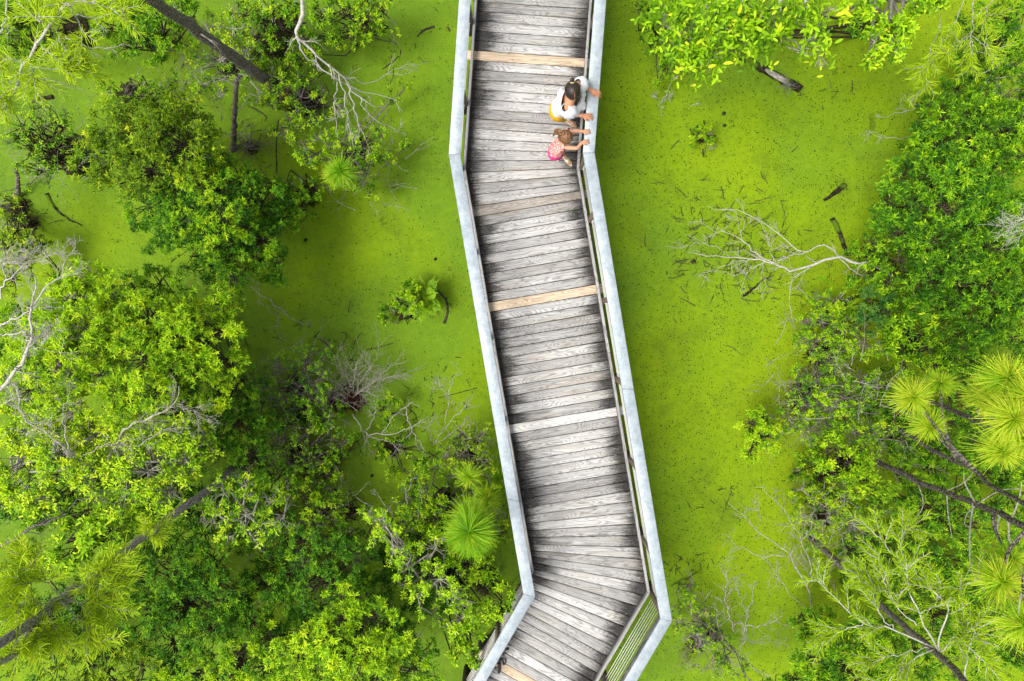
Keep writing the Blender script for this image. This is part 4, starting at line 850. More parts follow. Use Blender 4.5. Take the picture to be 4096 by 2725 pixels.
U('sparse undergrowth above the small lower pond', (760, 1060), [(700, 1080, 34, .6), (740, 1050, 34, .6), (780, 1060, 28, .5), (700, 1130, 34, .7), (650, 1130, 40, .8), (820, 1020, 24, .4), (600, 1150, 40, .9)], mat='leaf_mid', dens=.45, tint=.45, twigs=1.2, stems=3)
U('sparse undergrowth beneath the silvery tree down to the curved brown limb', (690, 1250), [(660, 1240, 34, .7), (700, 1270, 34, .7), (740, 1250, 34, .7), (620, 1290, 36, .8), (660, 1300, 34, .7), (590, 1330, 36, .8)], mat='leaf_dark', dens=.5, tint=.6, twigs=1.2)
U('thin undergrowth around the foot of the leaning trunk', (640, 200), [(600, 160, 30, .6), (640, 180, 30, .6), (690, 180, 28, .6), (620, 230, 26, .5), (660, 250, 26, .5), (590, 120, 34, .7), (690, 130, 30, .7), (740, 150, 26, .5)], mat='leaf_mid', dens=.45, tint=.5, twigs=1.3)
U('thin undergrowth on the shore under the small bright bush row', (1900, 1090), [(1850, 1060, 28, .5), (1880, 1110, 30, .6), (1920, 1140, 34, .7), (1860, 1160, 26, .5), (1960, 1190, 34, .7), (1830, 1090, 18, .3)], mat='leaf_mid', dens=.5, tint=.4, twigs=1.4)
U('leafy wisps around the lower dead branch tangle left of the rail', (900, 1030), [(870, 1040, 22, .3), (920, 1010, 20, .3), (960, 1060, 26, .5), (1000, 1050, 26, .6), (900, 1090, 20, .3), (960, 1120, 26, .6)], mat='leaf_mid', dens=.4, tint=.5, twigs=1.6)

# ---------------------------------------------------------------- trunks, dead trees, cypresses, pines
def trunk(name, label, cat, pts, r0, r1, mat, stubs=0, k=22):
    pl = poly(pt3(pts), k); pl[1:-1] += rng.normal(0, .008, (k - 2, 3)); g = Geo()
    rr = np.linspace(r0, r1, k) * rng.uniform(.93, 1.07, k); g.tubes([pl], [rr], 14)
    out = []
    for _ in range(stubs):
        i = rng.integers(3, k - 2); t = nrm(pl[i + 1] - pl[i]); s = rng.normal(size=3); s = nrm(s - (s @ t) * t); grow(out, pl[i], nrm(s + t * .4), rng.uniform(.15, .5), .009, 1, 0, .2, 3)
    t = thing(name, label, cat, tuple(pl[0])); g.build('trunk', M[mat], t, True)
    if out: g = Geo(); tubes_of(g, out); g.build('twigs', M['bark_pale'], t, kind='stuff')
    return t
trunk('leaning_tree', 'thick rough-barked grey trunk slanting out through the top left edge', 'tree', [(668, 226, -.05), (530, 125, 1.7), (400, 35, 3.3), (280, -50, 4.8)], .092, .060, 'bark_grey', 6)
trunk('dead_tree', 'bare grey dead stem standing upright in the duckweed at upper left', 'tree', [(536, 350, -.05), (539, 290, .6), (542, 230, 1.2), (547, 178, 1.7)], .046, .030, 'bark_grey', 4)
trunk('dead_stump', 'short curved grey stump near the left edge above the root mass', 'stump', [(30, 458, 0), (41, 440, .15), (42, 415, .3), (37, 388, .45)], .040, .024, 'bark_grey', 2)
trunk('dead_limb', 'curved brown limb above the tight-whorled deep green shrub', 'branch', [(664, 1297, .3), (625, 1287, .7), (600, 1265, .9), (585, 1240, 1.2), (562, 1205, 1.5)], .022, .018, 'bark_pale', 5)
bare_tree('dead_tree', 'tall bleached dead tree spreading white limbs over the left edge', 'dead tree',
    [([(-60, 960, 3.4), (0, 893, 3.9), (40, 849, 4.1), (66, 808, 4.2), (73, 754, 4.3), (79, 693, 4.4), (81, 635, 4.5)], .034, .008),
     ([(-20, 775, 3.9), (0, 768, 4.0), (51, 766, 4.1), (72, 785, 4.2)], .012, .010), ([(-20, 765, 4.0), (0, 750, 4.1), (34, 734, 4.2), (64, 718, 4.3), (95, 690, 4.3)], .018, .007),
     ([(-20, 720, 3.9), (0, 687, 4.0), (13, 653, 4.1), (40, 625, 4.2), (74, 592, 4.2)], .018, .006), ([(13, 653, 4.1), (8, 610, 4.2), (20, 575, 4.3)], .010, .005),
     ([(0, 893, 3.9), (40, 889, 3.9), (47, 940, 3.9), (81, 980, 3.8), (135, 1018, 3.6), (170, 1045, 3.4)], .016, .008), ([(79, 700, 4.4), (110, 660, 4.4), (142, 633, 4.4), (152, 596, 4.4), (175, 569, 4.4)], .011, .004),
     ([(66, 808, 4.2), (95, 790, 4.2), (110, 765, 4.3)], .009, .004), ([(-10, 930, 3.9), (20, 925, 3.9), (30, 905, 4.0)], .010, .005), ([(-10, 640, 3.9), (0, 600, 4.0), (45, 610, 4.1), (110, 600, 4.2)], .010, .004)],
    sub=9, slen=.26, depth=2, wig=.25)
bare_tree('dead_branch', 'long bare bleached branch fanning down from the top left of the boardwalk', 'dead branch',
    [([(690, -25, 3.4), (694, 35, 3.3), (681, 75, 3.2), (704, 104, 3.1), (745, 140, 2.9), (790, 175, 2.7), (830, 225, 2.4), (888, 250, 2.1)], .032, .007),
     ([(683, 88, 3.15), (700, 125, 3.0), (740, 155, 2.8), (800, 195, 2.5), (850, 212, 2.3), (925, 236, 2.0)], .016, .005), ([(755, 148, 2.9), (774, 200, 2.6), (768, 250, 2.3), (778, 318, 2.0)], .012, .004),
     ([(800, 188, 2.6), (815, 240, 2.4), (832, 300, 2.1), (852, 348, 1.8)], .012, .004), ([(780, 172, 2.7), (796, 240, 2.4), (806, 290, 2.1), (815, 345, 1.8)], .012, .004), ([(830, 225, 2.4), (845, 258, 2.2), (890, 290, 1.9), (925, 310, 1.7)], .008, .003),
     ([(800, 180, 2.6), (850, 190, 2.3), (905, 165, 2.0), (950, 150, 1.7), (1005, 140, 1.3)], .008, .003)], sub=6, slen=.26, depth=1, wig=.22, droop=.03)
bare_tree('dead_branch', 'grey brittle branches arching above the shaded left water in the middle', 'dead branch',
    [([(575, 659, .6), (612, 686, .5), (643, 710, .4), (675, 735, .3), (700, 750, .2)], .014, .007), ([(648, 720, .4), (638, 750, .3), (648, 790, .1)], .007, .004), ([(560, 640, .8), (590, 650, .7), (600, 700, .5)], .006, .003)], 'bark_pale', sub=5, slen=.22, depth=1)
bare_tree('dead_tree', 'crooked grey-limbed small tree inside the pale loose shrub', 'dead tree',
    [([(240, 1075, 2.0), (262, 1030, 2.6), (283, 991, 3.0), (320, 974, 3.1), (370, 950, 3.2), (405, 930, 3.2), (412, 889, 3.3)], .026, .008), ([(405, 930, 3.2), (430, 940, 3.2), (465, 955, 3.1)], .008, .004), ([(165, 1055, 2.9), (150, 1000, 3.1), (145, 950, 3.2), (165, 890, 3.3)], .014, .005),
     ([(135, 1018, 3.1), (90, 990, 3.2), (60, 1000, 3.2)], .01, .005), ([(180, 1060, 2.9), (230, 1030, 3.0), (300, 1015, 3.1)], .012, .006), ([(283, 1040, 2.8), (330, 1020, 3.0), (380, 990, 3.0), (440, 985, 3.0)], .010, .005)], 'bark_pale', sub=8, slen=.3, depth=2)
bare_tree('wiry_limb', 'brown-grey limb entering at the left edge below the loose yellow-green shrub', 'branch',
    [([(-30, 1268, 2.2), (30, 1240, 2.4), (80, 1212, 2.5), (148, 1188, 2.5)], .034, .018), ([(148, 1188, 2.5), (130, 1160, 2.7), (90, 1120, 2.8)], .014, .007), ([(148, 1188, 2.5), (180, 1150, 2.6), (240, 1150, 2.6)], .012, .006)], 'bark_grey', sub=5, slen=.3, depth=2)
bare_tree('root_clump', 'reddish brown root clump with a burst of grey dead twigs in the left pond', 'root clump',
    [([(812, 915, .2), (850, 885, .45), (890, 852, .55), (940, 828, .5)], .014, .005), ([(812, 915, .2), (860, 880, .5), (915, 865, .6), (960, 852, .5)], .012, .005), ([(815, 900, .2), (790, 860, .5), (780, 830, .6), (760, 812, .6)], .010, .004),
     ([(812, 905, .2), (815, 860, .6), (830, 820, .7)], .010, .004), ([(805, 905, .2), (770, 880, .5), (735, 860, .6)], .009, .004), ([(815, 905, .2), (850, 850, .6), (870, 820, .6)], .009, .004), ([(810, 915, .2), (780, 895, .4), (750, 900, .4)], .008, .004), ([(818, 905, .2), (845, 900, .4), (880, 880, .4)], .010, .005)],
    'bark_pale', sub=16, slen=.36, depth=1, wig=.20, rt=.05)
g = Geo(); mound(g, Q(812, 915, 0), .22, .16, 18); mound(g, Q(775, 925, 0), .16, .08)
o = g.build('root_mound', bark_mat('red_roots', (.03, .012, .008), (.16, .06, .035), (24, 14, 14), bd=.06), bpy.data.objects['root_clump'])
bare_tree('dead_branch', 'tangle of pale fallen branches in the duckweed below the root clump', 'dead branch',
    [([(811, 953, .15), (825, 975, .2), (842, 997, .3), (880, 1000, .4), (930, 990, .5), (985, 960, .5)], .018, .006), ([(930, 937, .5), (940, 965, .45), (949, 991, .35), (965, 1020, .3), (982, 1050, .2)], .012, .008), ([(835, 995, .3), (865, 1010, .3), (900, 1020, .3), (925, 1050, .2)], .010, .004),
     ([(842, 997, .3), (860, 960, .5), (865, 930, .6)], .010, .004), ([(880, 1000, .4), (905, 960, .6), (950, 925, .7)], .009, .004), ([(949, 991, .35), (925, 1020, .2), (905, 1045, .1)], .008, .004)], 'bark_white', sub=5, slen=.26, depth=1)
bare_tree('dead_branch', 'upright pale dead twigs in front of the olive shrub by the left rail', 'dead branch',
    [([(998, 1024, .3), (1020, 990, .6), (1065, 940, .9), (1085, 920, 1.0)], .012, .004), ([(1020, 990, .6), (1030, 940, .9), (1037, 889, 1.1), (1055, 848, 1.3)], .010, .003), ([(998, 1024, .3), (1050, 990, .6), (1085, 950, .9)], .009, .003), ([(1037, 920, 1.0), (1010, 890, 1.1), (1000, 878, 1.1)], .006, .003), ([(998, 1020, .3), (985, 990, .4), (1000, 950, .6)], .008, .003)], 'bark_pale', sub=8, slen=.26, depth=1)
bare_tree('dead_branch', 'two bare white stems rising beside the little lower left pond', 'dead branch',
    [([(945, 1222, .9), (938, 1180, 1.2), (937, 1140, 1.4), (948, 1100, 1.6)], .010, .004), ([(948, 1220, .9), (960, 1190, 1.1), (970, 1150, 1.4), (966, 1110, 1.6)], .009, .004), ([(905, 1190, .8), (885, 1160, 1.0), (860, 1125, 1.2)], .007, .003)], 'bark_white', sub=3, slen=.16, depth=1)
bare_tree('dead_branch', 'thin grey fallen twigs crossing between the dark shrubs at lower left centre', 'dead branch',
    [([(590, 1395, 1.0), (640, 1352, 1.1), (700, 1340, 1.1), (745, 1342, 1.1)], .012, .006), ([(620, 1340, .8), (665, 1310, .9), (720, 1280, .9)], .008, .004), ([(640, 1350, 1.0), (600, 1380, 1.0), (570, 1430, 1.0)], .008, .004), ([(650, 1350, 1.0), (690, 1310, 1.0), (710, 1290, 1.0)], .007, .004), ([(665, 1345, 1.0), (690, 1300, 1.0), (700, 1275, .9)], .006, .003), ([(700, 1345, 1.1), (745, 1370, 1.2), (765, 1385, 1.2)], .007, .003)], 'bark_pale', sub=5, slen=.3, depth=1)
bare_tree('dead_tree', 'large fallen dead branch fanning silvery twigs over the right open water', 'dead branch',
    [([(2066, 645, .9), (2020, 616, 1.0), (1998, 605, 1.1), (1966, 603, 1.1), (1929, 590, 1.2), (1885, 603, 1.2), (1834, 623, 1.2), (1804, 613, 1.2), (1784, 608, 1.2)], .032, .018),
     ([(1784, 608, 1.2), (1747, 596, 1.1), (1710, 596, .9), (1679, 593, .8), (1630, 590, .6), (1579, 579, .4)], .018, .004),
     ([(1929, 590, 1.2), (1898, 566, 1.3), (1851, 582, 1.3), (1805, 546, 1.2), (1753, 510, 1.1), (1703, 488, .9), (1644, 481, .7), (1626, 476, .6)], .013, .004),
     ([(1784, 608, 1.2), (1741, 584, 1.1), (1711, 555, 1.0), (1673, 535, .8), (1641, 531, .7), (1611, 505, .5)], .013, .003),
     ([(1885, 603, 1.2), (1850, 625, 1.1), (1821, 650, .9), (1820, 720, .5), (1825, 742, .3)], .010, .004), ([(1760, 600, 1.1), (1735, 615, .9), (1700, 630, .7), (1620, 622, .3)], .010, .003),
     ([(1760, 600, 1.1), (1750, 640, .8), (1757, 693, .4)], .006, .003), ([(1745, 596, 1.0), (1700, 600, .8), (1650, 620, .5), (1600, 632, .3)], .008, .003), ([(1780, 606, 1.1), (1770, 560, 1.0), (1760, 530, .9), (1745, 500, .8)], .007, .003),
     ([(1851, 582, 1.3), (1820, 590, 1.2), (1790, 600, 1.2)], .010, .008), ([(1715, 560, 1.0), (1700, 520, .9), (1695, 490, .8)], .006, .003), ([(1679, 593, .8), (1650, 570, .6), (1610, 560, .4), (1560, 572, .2)], .006, .003),
     ([(1929, 590, 1.2), (1960, 620, 1.0), (2000, 640, .8), (2040, 645, .7)], .012, .008)],
    'bark_white', sub=6, slen=.30, depth=1, wig=.16, rt=.15)
bare_tree('dead_tree', 'slender pale dead tree with forked stems on the lower right shore', 'dead tree',
    [([(1872, 1410, .7), (1857, 1349, 1.2), (1827, 1292, 1.6), (1810, 1271, 1.7), (1742, 1224, 1.8), (1715, 1190, 1.9), (1675, 1157, 1.9)], .018, .004), ([(1857, 1349, 1.2), (1866, 1315, 1.4), (1845, 1244, 1.7), (1800, 1170, 1.9), (1756, 1128, 2.0)], .014, .004),
     ([(1805, 1281, 1.6), (1765, 1280, 1.5), (1742, 1278, 1.5), (1695, 1254, 1.5), (1675, 1234, 1.5)], .009, .003), ([(1845, 1244, 1.7), (1868, 1210, 1.8), (1870, 1170, 1.8)], .008, .003), ([(1740, 1222, 1.8), (1750, 1190, 1.8), (1740, 1165, 1.8)], .006, .003), ([(1872, 1410, .7), (1820, 1370, .9), (1780, 1310, 1.1), (1765, 1290, 1.2)], .008, .003)],
    'bark_pale', sub=6, slen=.30, depth=1, wig=.2, rt=.4)
bare_tree('dead_tree', 'cluster of white dead stems above the half-dead shrub at bottom centre right', 'dead tree',
    [([(1690, 1455, .5), (1682, 1425, .7), (1671, 1395, .9), (1665, 1345, 1.1)], .014, .005), ([(1671, 1385, .9), (1672, 1336, 1.1), (1666, 1288, 1.3)], .008, .003), ([(1718, 1458, .5), (1720, 1410, .8), (1732, 1385, .9), (1735, 1345, 1.1)], .010, .004), ([(1716, 1440, .6), (1750, 1440, .7), (1786, 1430, .8), (1802, 1410, .9)], .009, .003),
     ([(1690, 1440, .5), (1706, 1435, .6), (1718, 1460, .5), (1700, 1510, .4)], .014, .008), ([(1700, 1500, .4), (1650, 1490, .6), (1590, 1450, .8)], .010, .004), ([(1718, 1410, .8), (1700, 1360, 1.0), (1690, 1330, 1.1)], .006, .003), ([(1680, 1500, .4), (1655, 1450, .7), (1650, 1400, .9)], .009, .004), ([(1700, 1470, .5), (1760, 1480, .6), (1800, 1470, .6)], .007, .003)],
    'bark_pale', sub=9, slen=.28, depth=1, wig=.22, rt=.2)
bare_tree('dead_branch', 'spray of fine white dead twigs at the right edge of the dense mass', 'dead branch',
    [([(2375, 500, 2.8), (2340, 510, 2.8), (2300, 530, 2.7)], .010, .003), ([(2375, 520, 2.8), (2335, 535, 2.8), (2290, 550, 2.7)], .009, .003), ([(2375, 505, 2.8), (2345, 500, 2.8), (2315, 505, 2.7)], .008, .003)], 'bark_white', sub=9, slen=.25, depth=1, rt=.1)
bare_tree('dead_branch', 'pale twigs poking from the right mass over the upper right water', 'dead branch',
    [([(2200, 215, .9), (2150, 235, .7), (2100, 250, .5), (2030, 272, .1)], .014, .004), ([(2110, 248, .5), (2090, 230, .5), (2075, 215, .5)], .006, .003), ([(2090, 315, .6), (2040, 318, .4), (2000, 300, .2)], .006, .003)], 'bark_white', sub=5, slen=.24, depth=1)
bare_tree('dead_branch', 'small pale lichen-covered twig under the bay tree near the right rail', 'dead branch',
    [([(1545, 190, .1), (1535, 215, .1), (1520, 235, .12), (1522, 265, .05)], .008, .003), ([(1520, 235, .12), (1500, 215, .15)], .006, .003), ([(1522, 235, .12), (1545, 220, .15)], .006, .003)], 'bark_white', sub=7, slen=.12, depth=1)
bare_tree('dead_branch', 'pale stick sticking out of the green shore below the white dead branch', 'dead branch', [([(1858, 790, .1), (1848, 805, .15), (1825, 820, .12)], .008, .003)], 'bark_white', sub=2, slen=.08, depth=0)

# cypresses
cypress('feathery yellow-green cypress with speckled white limbs in the upper left corner', None,
    [([(-20, 300, 3.9), (7, 250, 4.0), (30, 212, 4.1), (40, 178, 4.2), (61, 138, 4.3), (84, 101, 4.4), (111, 68, 4.5), (128, 30, 4.5), (155, 8, 4.6)], .020, .022),
     ([(155, 8, 4.6), (205, 5, 4.5), (255, 12, 4.4)], .012, .005), ([(128, 30, 4.5), (130, 70, 4.4), (150, 110, 4.3), (180, 150, 4.2), (215, 175, 4.1)], .008, .003), ([(155, 12, 4.6), (182, 51, 4.4), (191, 84, 4.3), (172, 135, 4.2)], .011, .004),
     ([(40, 178, 4.2), (20, 200, 4.2), (0, 230, 4.2)], .009, .004), ([(84, 101, 4.4), (110, 120, 4.4), (140, 150, 4.3), (165, 165, 4.3)], .006, .003), ([(111, 68, 4.5), (90, 45, 4.6), (85, 20, 4.6)], .006, .003), ([(61, 138, 4.3), (30, 140, 4.3), (-5, 140, 4.3)], .007, .004), ([(255, 0, 4.5), (275, 20, 4.4), (290, 40, 4.4)], .005, .003), ([(61, 138, 4.3), (75, 160, 4.3), (70, 190, 4.3)], .005, .003)],
    sprays=10, sl=.30, L=.13, dens=32, tint=.5)
bare_tree('dead_branch', 'bare white fork hanging at the very upper left corner', 'dead branch', [([(18, -20, 4.4), (17, 20, 4.4), (13, 55, 4.3), (-5, 85, 4.3)], .013, .009), ([(13, 55, 4.3), (16, 80, 4.2), (32, 95, 4.1)], .006, .003)], 'bark_white', sub=2, slen=.15, depth=0)
bare_tree('dead_branch', 'thin white twigs with dry tips right of the upper left cypress', 'dead branch', [([(150, 85, 3.0), (180, 102, 3.0), (216, 113, 2.9), (270, 108, 2.8), (300, 102, 2.7)], .009, .003), ([(175, 35, 3.6), (216, 41, 3.5), (225, 60, 3.4), (238, 80, 3.3)], .007, .003), ([(190, 90, 3.6), (182, 120, 3.4), (170, 150, 3.3)], .006, .003)], 'bark_white', sub=4, slen=.2, depth=1)
cypress('leaning cypress with a furrowed grey trunk and bright feathery sprays at lower left',
    ([(580, 1040, -.05), (506, 1106, 1.9), (449, 1150, 2.5), (371, 1207, 3.1), (257, 1292, 3.8), (152, 1376, 4.6), (-20, 1495, 6.0)], .056, .040),
    [([(175, 1350, 4.3), (111, 1395, 4.9), (47, 1477, 5.4), (-20, 1550, 5.9)], .050, .044), ([(152, 1376, 4.7), (115, 1345, 4.9), (80, 1310, 5.0), (50, 1275, 5.1)], .012, .004), ([(170, 1362, 4.6), (200, 1335, 4.8), (235, 1318, 4.8), (262, 1305, 4.8)], .012, .004),
     ([(110, 1410, 5.0), (85, 1440, 5.2), (70, 1480, 5.4)], .012, .004), ([(140, 1385, 4.9), (175, 1425, 5.0), (205, 1455, 5.0), (225, 1480, 5.0)], .011, .004), ([(120, 1400, 4.9), (70, 1385, 5.1), (20, 1400, 5.2)], .010, .004), ([(150, 1380, 4.8), (200, 1385, 4.9), (250, 1400, 4.9)], .009, .004),
     ([(325, 1243, 3.0), (338, 1228, 3.2), (352, 1222, 3.2)], .006, .003), ([(110, 1400, 5.0), (120, 1440, 5.2), (130, 1470, 5.2)], .008, .003), ([(90, 1330, 5.0), (60, 1345, 5.1), (25, 1340, 5.1)], .007, .003), ([(180, 1355, 4.6), (225, 1350, 4.8), (265, 1345, 4.8)], .008, .003)],
    mat='bark_pale', trunkmat='bark_light', sprays=12, sl=.30, L=.14, dens=44, tint=.52)
cypress('white-limbed feathery cypress with a dark trunk in the lower right corner',
    ([(1845, 1220, -.05), (1868, 1240, .4), (1942, 1309, 1.5), (1993, 1359, 2.2), (2044, 1410, 2.9), (2111, 1467, 3.6), (2179, 1525, 4.3), (2240, 1590, 5.0)], .052, .034),
    [([(2160, 1498, 4.2), (2118, 1413, 4.6), (2091, 1342, 4.7), (2084, 1290, 4.8)], .016, .005), ([(2150, 1490, 4.2), (2057, 1447, 4.4), (1989, 1433, 4.4), (1925, 1383, 4.4), (1874, 1332, 4.4)], .015, .004), ([(1989, 1433, 4.4), (1942, 1450, 4.3), (1874, 1470, 4.2)], .009, .003),
     ([(2165, 1500, 4.2), (2165, 1460, 4.5), (2182, 1403, 4.7), (2138, 1345, 4.7), (2064, 1281, 4.7), (2010, 1228, 4.7)], .014, .004), ([(2182, 1403, 4.7), (2213, 1359, 4.8), (2256, 1319, 4.9)], .011, .004), ([(2223, 1560, 4.2), (2225, 1510, 4.4), (2233, 1474, 4.5), (2216, 1433, 4.6)], .013, .004),
     ([(2233, 1474, 4.5), (2245, 1450, 4.6), (2252, 1420, 4.6)], .008, .003), ([(2150, 1495, 4.2), (2110, 1515, 4.3), (2074, 1538, 4.3), (2030, 1580, 4.3)], .012, .005), ([(2140, 1492, 4.2), (2070, 1505, 4.3), (2003, 1521, 4.3)], .010, .004), ([(2091, 1350, 4.7), (2060, 1370, 4.6), (2010, 1345, 4.6), (1960, 1330, 4.6)], .008, .003),
     ([(2118, 1413, 4.6), (2140, 1400, 4.7), (2155, 1380, 4.7), (2160, 1330, 4.8)], .010, .004), ([(2064, 1281, 4.7), (2075, 1240, 4.7), (2100, 1210, 4.8)], .007, .003), ([(2110, 1440, 4.5), (2070, 1400, 4.5), (2040, 1340, 4.6), (2020, 1270, 4.6)], .010, .004), ([(2057, 1447, 4.4), (2030, 1420, 4.5), (2000, 1370, 4.5), (1990, 1320, 4.5)], .009, .003), ([(2300, 1490, 4.4), (2260, 1480, 4.5), (2230, 1460, 4.5)], .009, .004), ([(2165, 1500, 4.3), (2200, 1470, 4.5), (2240, 1500, 4.5), (2280, 1540, 4.5)], .010, .004)],
    mat='bark_white', trunkmat='bark_grey', sprays=11, sl=.32, L=.10, dens=36, tint=.28)
cypress('thin feathery cypress branches hanging in from the top right', None,
    [([(2244, -50, 3.6), (2238, 40, 3.6), (2237, 100, 3.5), (2236, 165, 3.4)], .012, .004), ([(2232, -60, 3.5), (2205, 30, 3.5), (2165, 110, 3.3), (2120, 165, 3.1)], .008, .003), ([(2300, -40, 3.7), (2272, 20, 3.7), (2262, 60, 3.6)], .009, .003), ([(2236, 80, 3.6), (2265, 105, 3.6), (2300, 118, 3.5)], .006, .003),
     ([(2170, -30, 3.4), (2160, 60, 3.3), (2140, 130, 3.1), (2125, 215, 2.9)], .006, .003), ([(2237, 70, 3.6), (2200, 100, 3.5), (2180, 130, 3.4)], .006, .003)], mat='bark_pale', sprays=7, sl=.28, L=.12, dens=30, tint=.36)

# pines
def pine(label, tr, tufts, r0, r1, deadl=(), mat='bark_pine', n=420):
    t = thing('pine_tree', label, 'pine', tuple(Q(*tr[0])))
    pl = poly(pt3(tr), 24); pl[1:-1] += rng.normal(0, .006, (22, 3)); g = Geo(); g.tubes([pl], [np.linspace(r0, r1, 24) * .85 * rng.uniform(.9, 1.1, 24)], 12); g.build('trunk', M[mat], t, True)
    for (x, y, z, r, tint) in tufts:
        c = Q(x, y, z); i = int(np.argmin(np.linalg.norm(pl - c, axis=1) + .6 * np.maximum(0, pl[:, 2] - c[2] + .1))); a = pl[i]
        if np.linalg.norm(a - c) > .12:
            g = Geo(); q = poly([a, (a + c) / 2 - [0, 0, .10], c], 10); g.tubes([q], [np.linspace(.020, .010, 10)], 7); g.build('limb', M['bark_pine'], t, True); ax = nrm(q[-1] - q[-3]) * .5 + [0, 0, 1.]
        else: ax = np.array([0, 0, 1.])
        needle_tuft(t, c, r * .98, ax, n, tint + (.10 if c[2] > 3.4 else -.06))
    for pts, a, b in deadl:
        q = poly(pt3(pts), 16); g = Geo(); g.tubes([q], [np.linspace(a, b, 16)], 6); g.build('dead_limb', M['bark_pale'], t, True)
    return t
pine('tall pine with the biggest golden green needle brushes at the right edge', [(2040, 890, -.05), (2110, 915, 1.6), (2170, 935, 2.8), (2223, 958, 3.8), (2267, 977, 4.5), (2338, 990, 5.4), (2420, 1010, 6.2)],
     [(2327, 869, 5.4, .25, .58), (2340, 962, 5.7, .26, .68), (2268, 908, 4.6, .23, .62), (2312, 1040, 5.2, .24, .58), (2378, 915, 5.6, .25, .6), (2300, 925, 5.0, .23, .7), (2368, 1010, 5.3, .24, .6)], .040, .030, n=560)
pine('slim pine carrying three separate needle brushes right of centre', [(1995, 950, -.05), (2040, 975, .9), (2087, 999, 1.7), (2155, 1041, 2.8), (2230, 1076, 3.7), (2297, 1126, 4.6), (2400, 1180, 5.6)],
     [(2104, 913, 4.2, .25, .62), (2165, 879, 3.6, .22, .45), (2143, 982, 4.0, .225, .55)], .034, .024, n=560)
pine('long-trunked pine slanting to the right edge with pale drooping dead limbs', [(1960, 1028, -.05), (1986, 1042, .5), (2078, 1093, 1.9), (2179, 1133, 3.2), (2246, 1160, 4.0), (2314, 1190, 4.7), (2380, 1225, 5.3), (2460, 1260, 6)],
     [(2310, 1342, 5.2, .27, .60), (2362, 1443, 5.4, .28, .60), (2330, 1290, 4.6, .20, .5)], .046, .034,
     [([(2246, 1160, 4.0), (2222, 1115, 4.2), (2218, 1090, 4.3)], .010, .004), ([(2240, 1158, 4.0), (2232, 1230, 3.8), (2236, 1310, 3.5), (2268, 1363, 3.4)], .012, .005), ([(2179, 1133, 3.2), (2183, 1190, 3.0), (2192, 1240, 2.8)], .008, .004), ([(2300, 1185, 4.6), (2297, 1230, 4.3), (2330, 1290, 4.0), (2357, 1310, 3.8)], .012, .005),
      ([(2320, 1195, 4.7), (2325, 1260, 4.5), (2340, 1310, 4.4)], .013, .006), ([(2110, 1105, 2.3), (2125, 1160, 2.2), (2105, 1200, 2.1)], .008, .004), ([(2246, 1165, 4.0), (2228, 1180, 3.9), (2220, 1205, 3.8), (2232, 1215, 3.8)], .008, .004), ([(2250, 1160, 4.2), (2300, 1130, 4.5), (2345, 1125, 4.7)], .008, .004), ([(2179, 1130, 3.3), (2220, 1110, 3.6), (2245, 1080, 3.8)], .008, .004), ([(2330, 1190, 4.9), (2345, 1150, 5.1), (2352, 1110, 5.2)], .009, .004), ([(2357, 1340, 4.8), (2345, 1400, 4.6), (2340, 1450, 4.4)], .011, .006)], n=520)
pine('small young pine with a lone soft needle brush at upper left', [(815, 440, -.05), (800, 420, .7), (785, 396, 1.4)], [(783, 392, 1.55, .28, .35), (770, 402, 1.35, .22, .62)], .016, .010, n=520)
pine('bushy young pine with dense bright needle brushes against the left rail', [(1092, 1130, -.05), (1088, 1175, 1.4), (1078, 1225, 2.7)],
     [(1078, 1226, 2.9, .36, .42), (1060, 1238, 2.5, .30, .30), (1098, 1240, 2.5, .30, .28), (1086, 1190, 2.4, .36, .55), (1120, 1148, 1.6, .28, .62), (1082, 1258, 2.5, .24, .35)], .022, .014, n=560)
pine('fine pale young pine above the bushy one beside the left rail', [(1090, 1070, -.05), (1085, 1085, .8), (1078, 1099, 1.5)], [(1078, 1099, 1.6, .25, .62), (1150, 1100, 1.2, .22, .30)], .014, .009, n=380)

# ferns
def fern(label, c, n, L, z0=.15, w=.08, tint=.5, el=(.3, .9), hw=.010, az=(0, 6.28)):
    b = Q(c[0], c[1], 0); t = thing('fern', label, 'fern', tuple(b))
    for i in range(n):
        a = az[0] + (az[1] - az[0]) * (i + rng.uniform(-.3, .3)) / n; e = rng.uniform(*el)
        frond(t, b + [0, 0, z0] + rng.normal(0, .03, 3), [cos(a) * cos(e), sin(a) * cos(e), sin(e)], L * rng.uniform(.8, 1.15), w * rng.uniform(.85, 1.15), tint + rng.normal(0, .12), hw=hw)
    g = Geo(); mound(g, b, .12, .12); g.build('root_mound', M['peat_and_gap_shade'], t)
    return t
fern('bright fern with long fronds on the tussock left of the middle boardwalk', (982, 690), 27, .46, .35, .085, .55, hw=.011, el=(.35, 1.2))
fern('large-fronded fern on the right shore beside the blue-green bush', (1965, 700), 13, .50, .45, .10, .62, hw=.014, el=(.4, 1.0))
fern('smaller fern on the right shore above the tangled twigs', (1905, 722), 9, .36, .25, .07, .45)
fern('dark fern at the top edge touching the shrub by the right rail', (1500, 22), 13, .42, .5, .08, .50, el=(.1, .7), hw=.011)

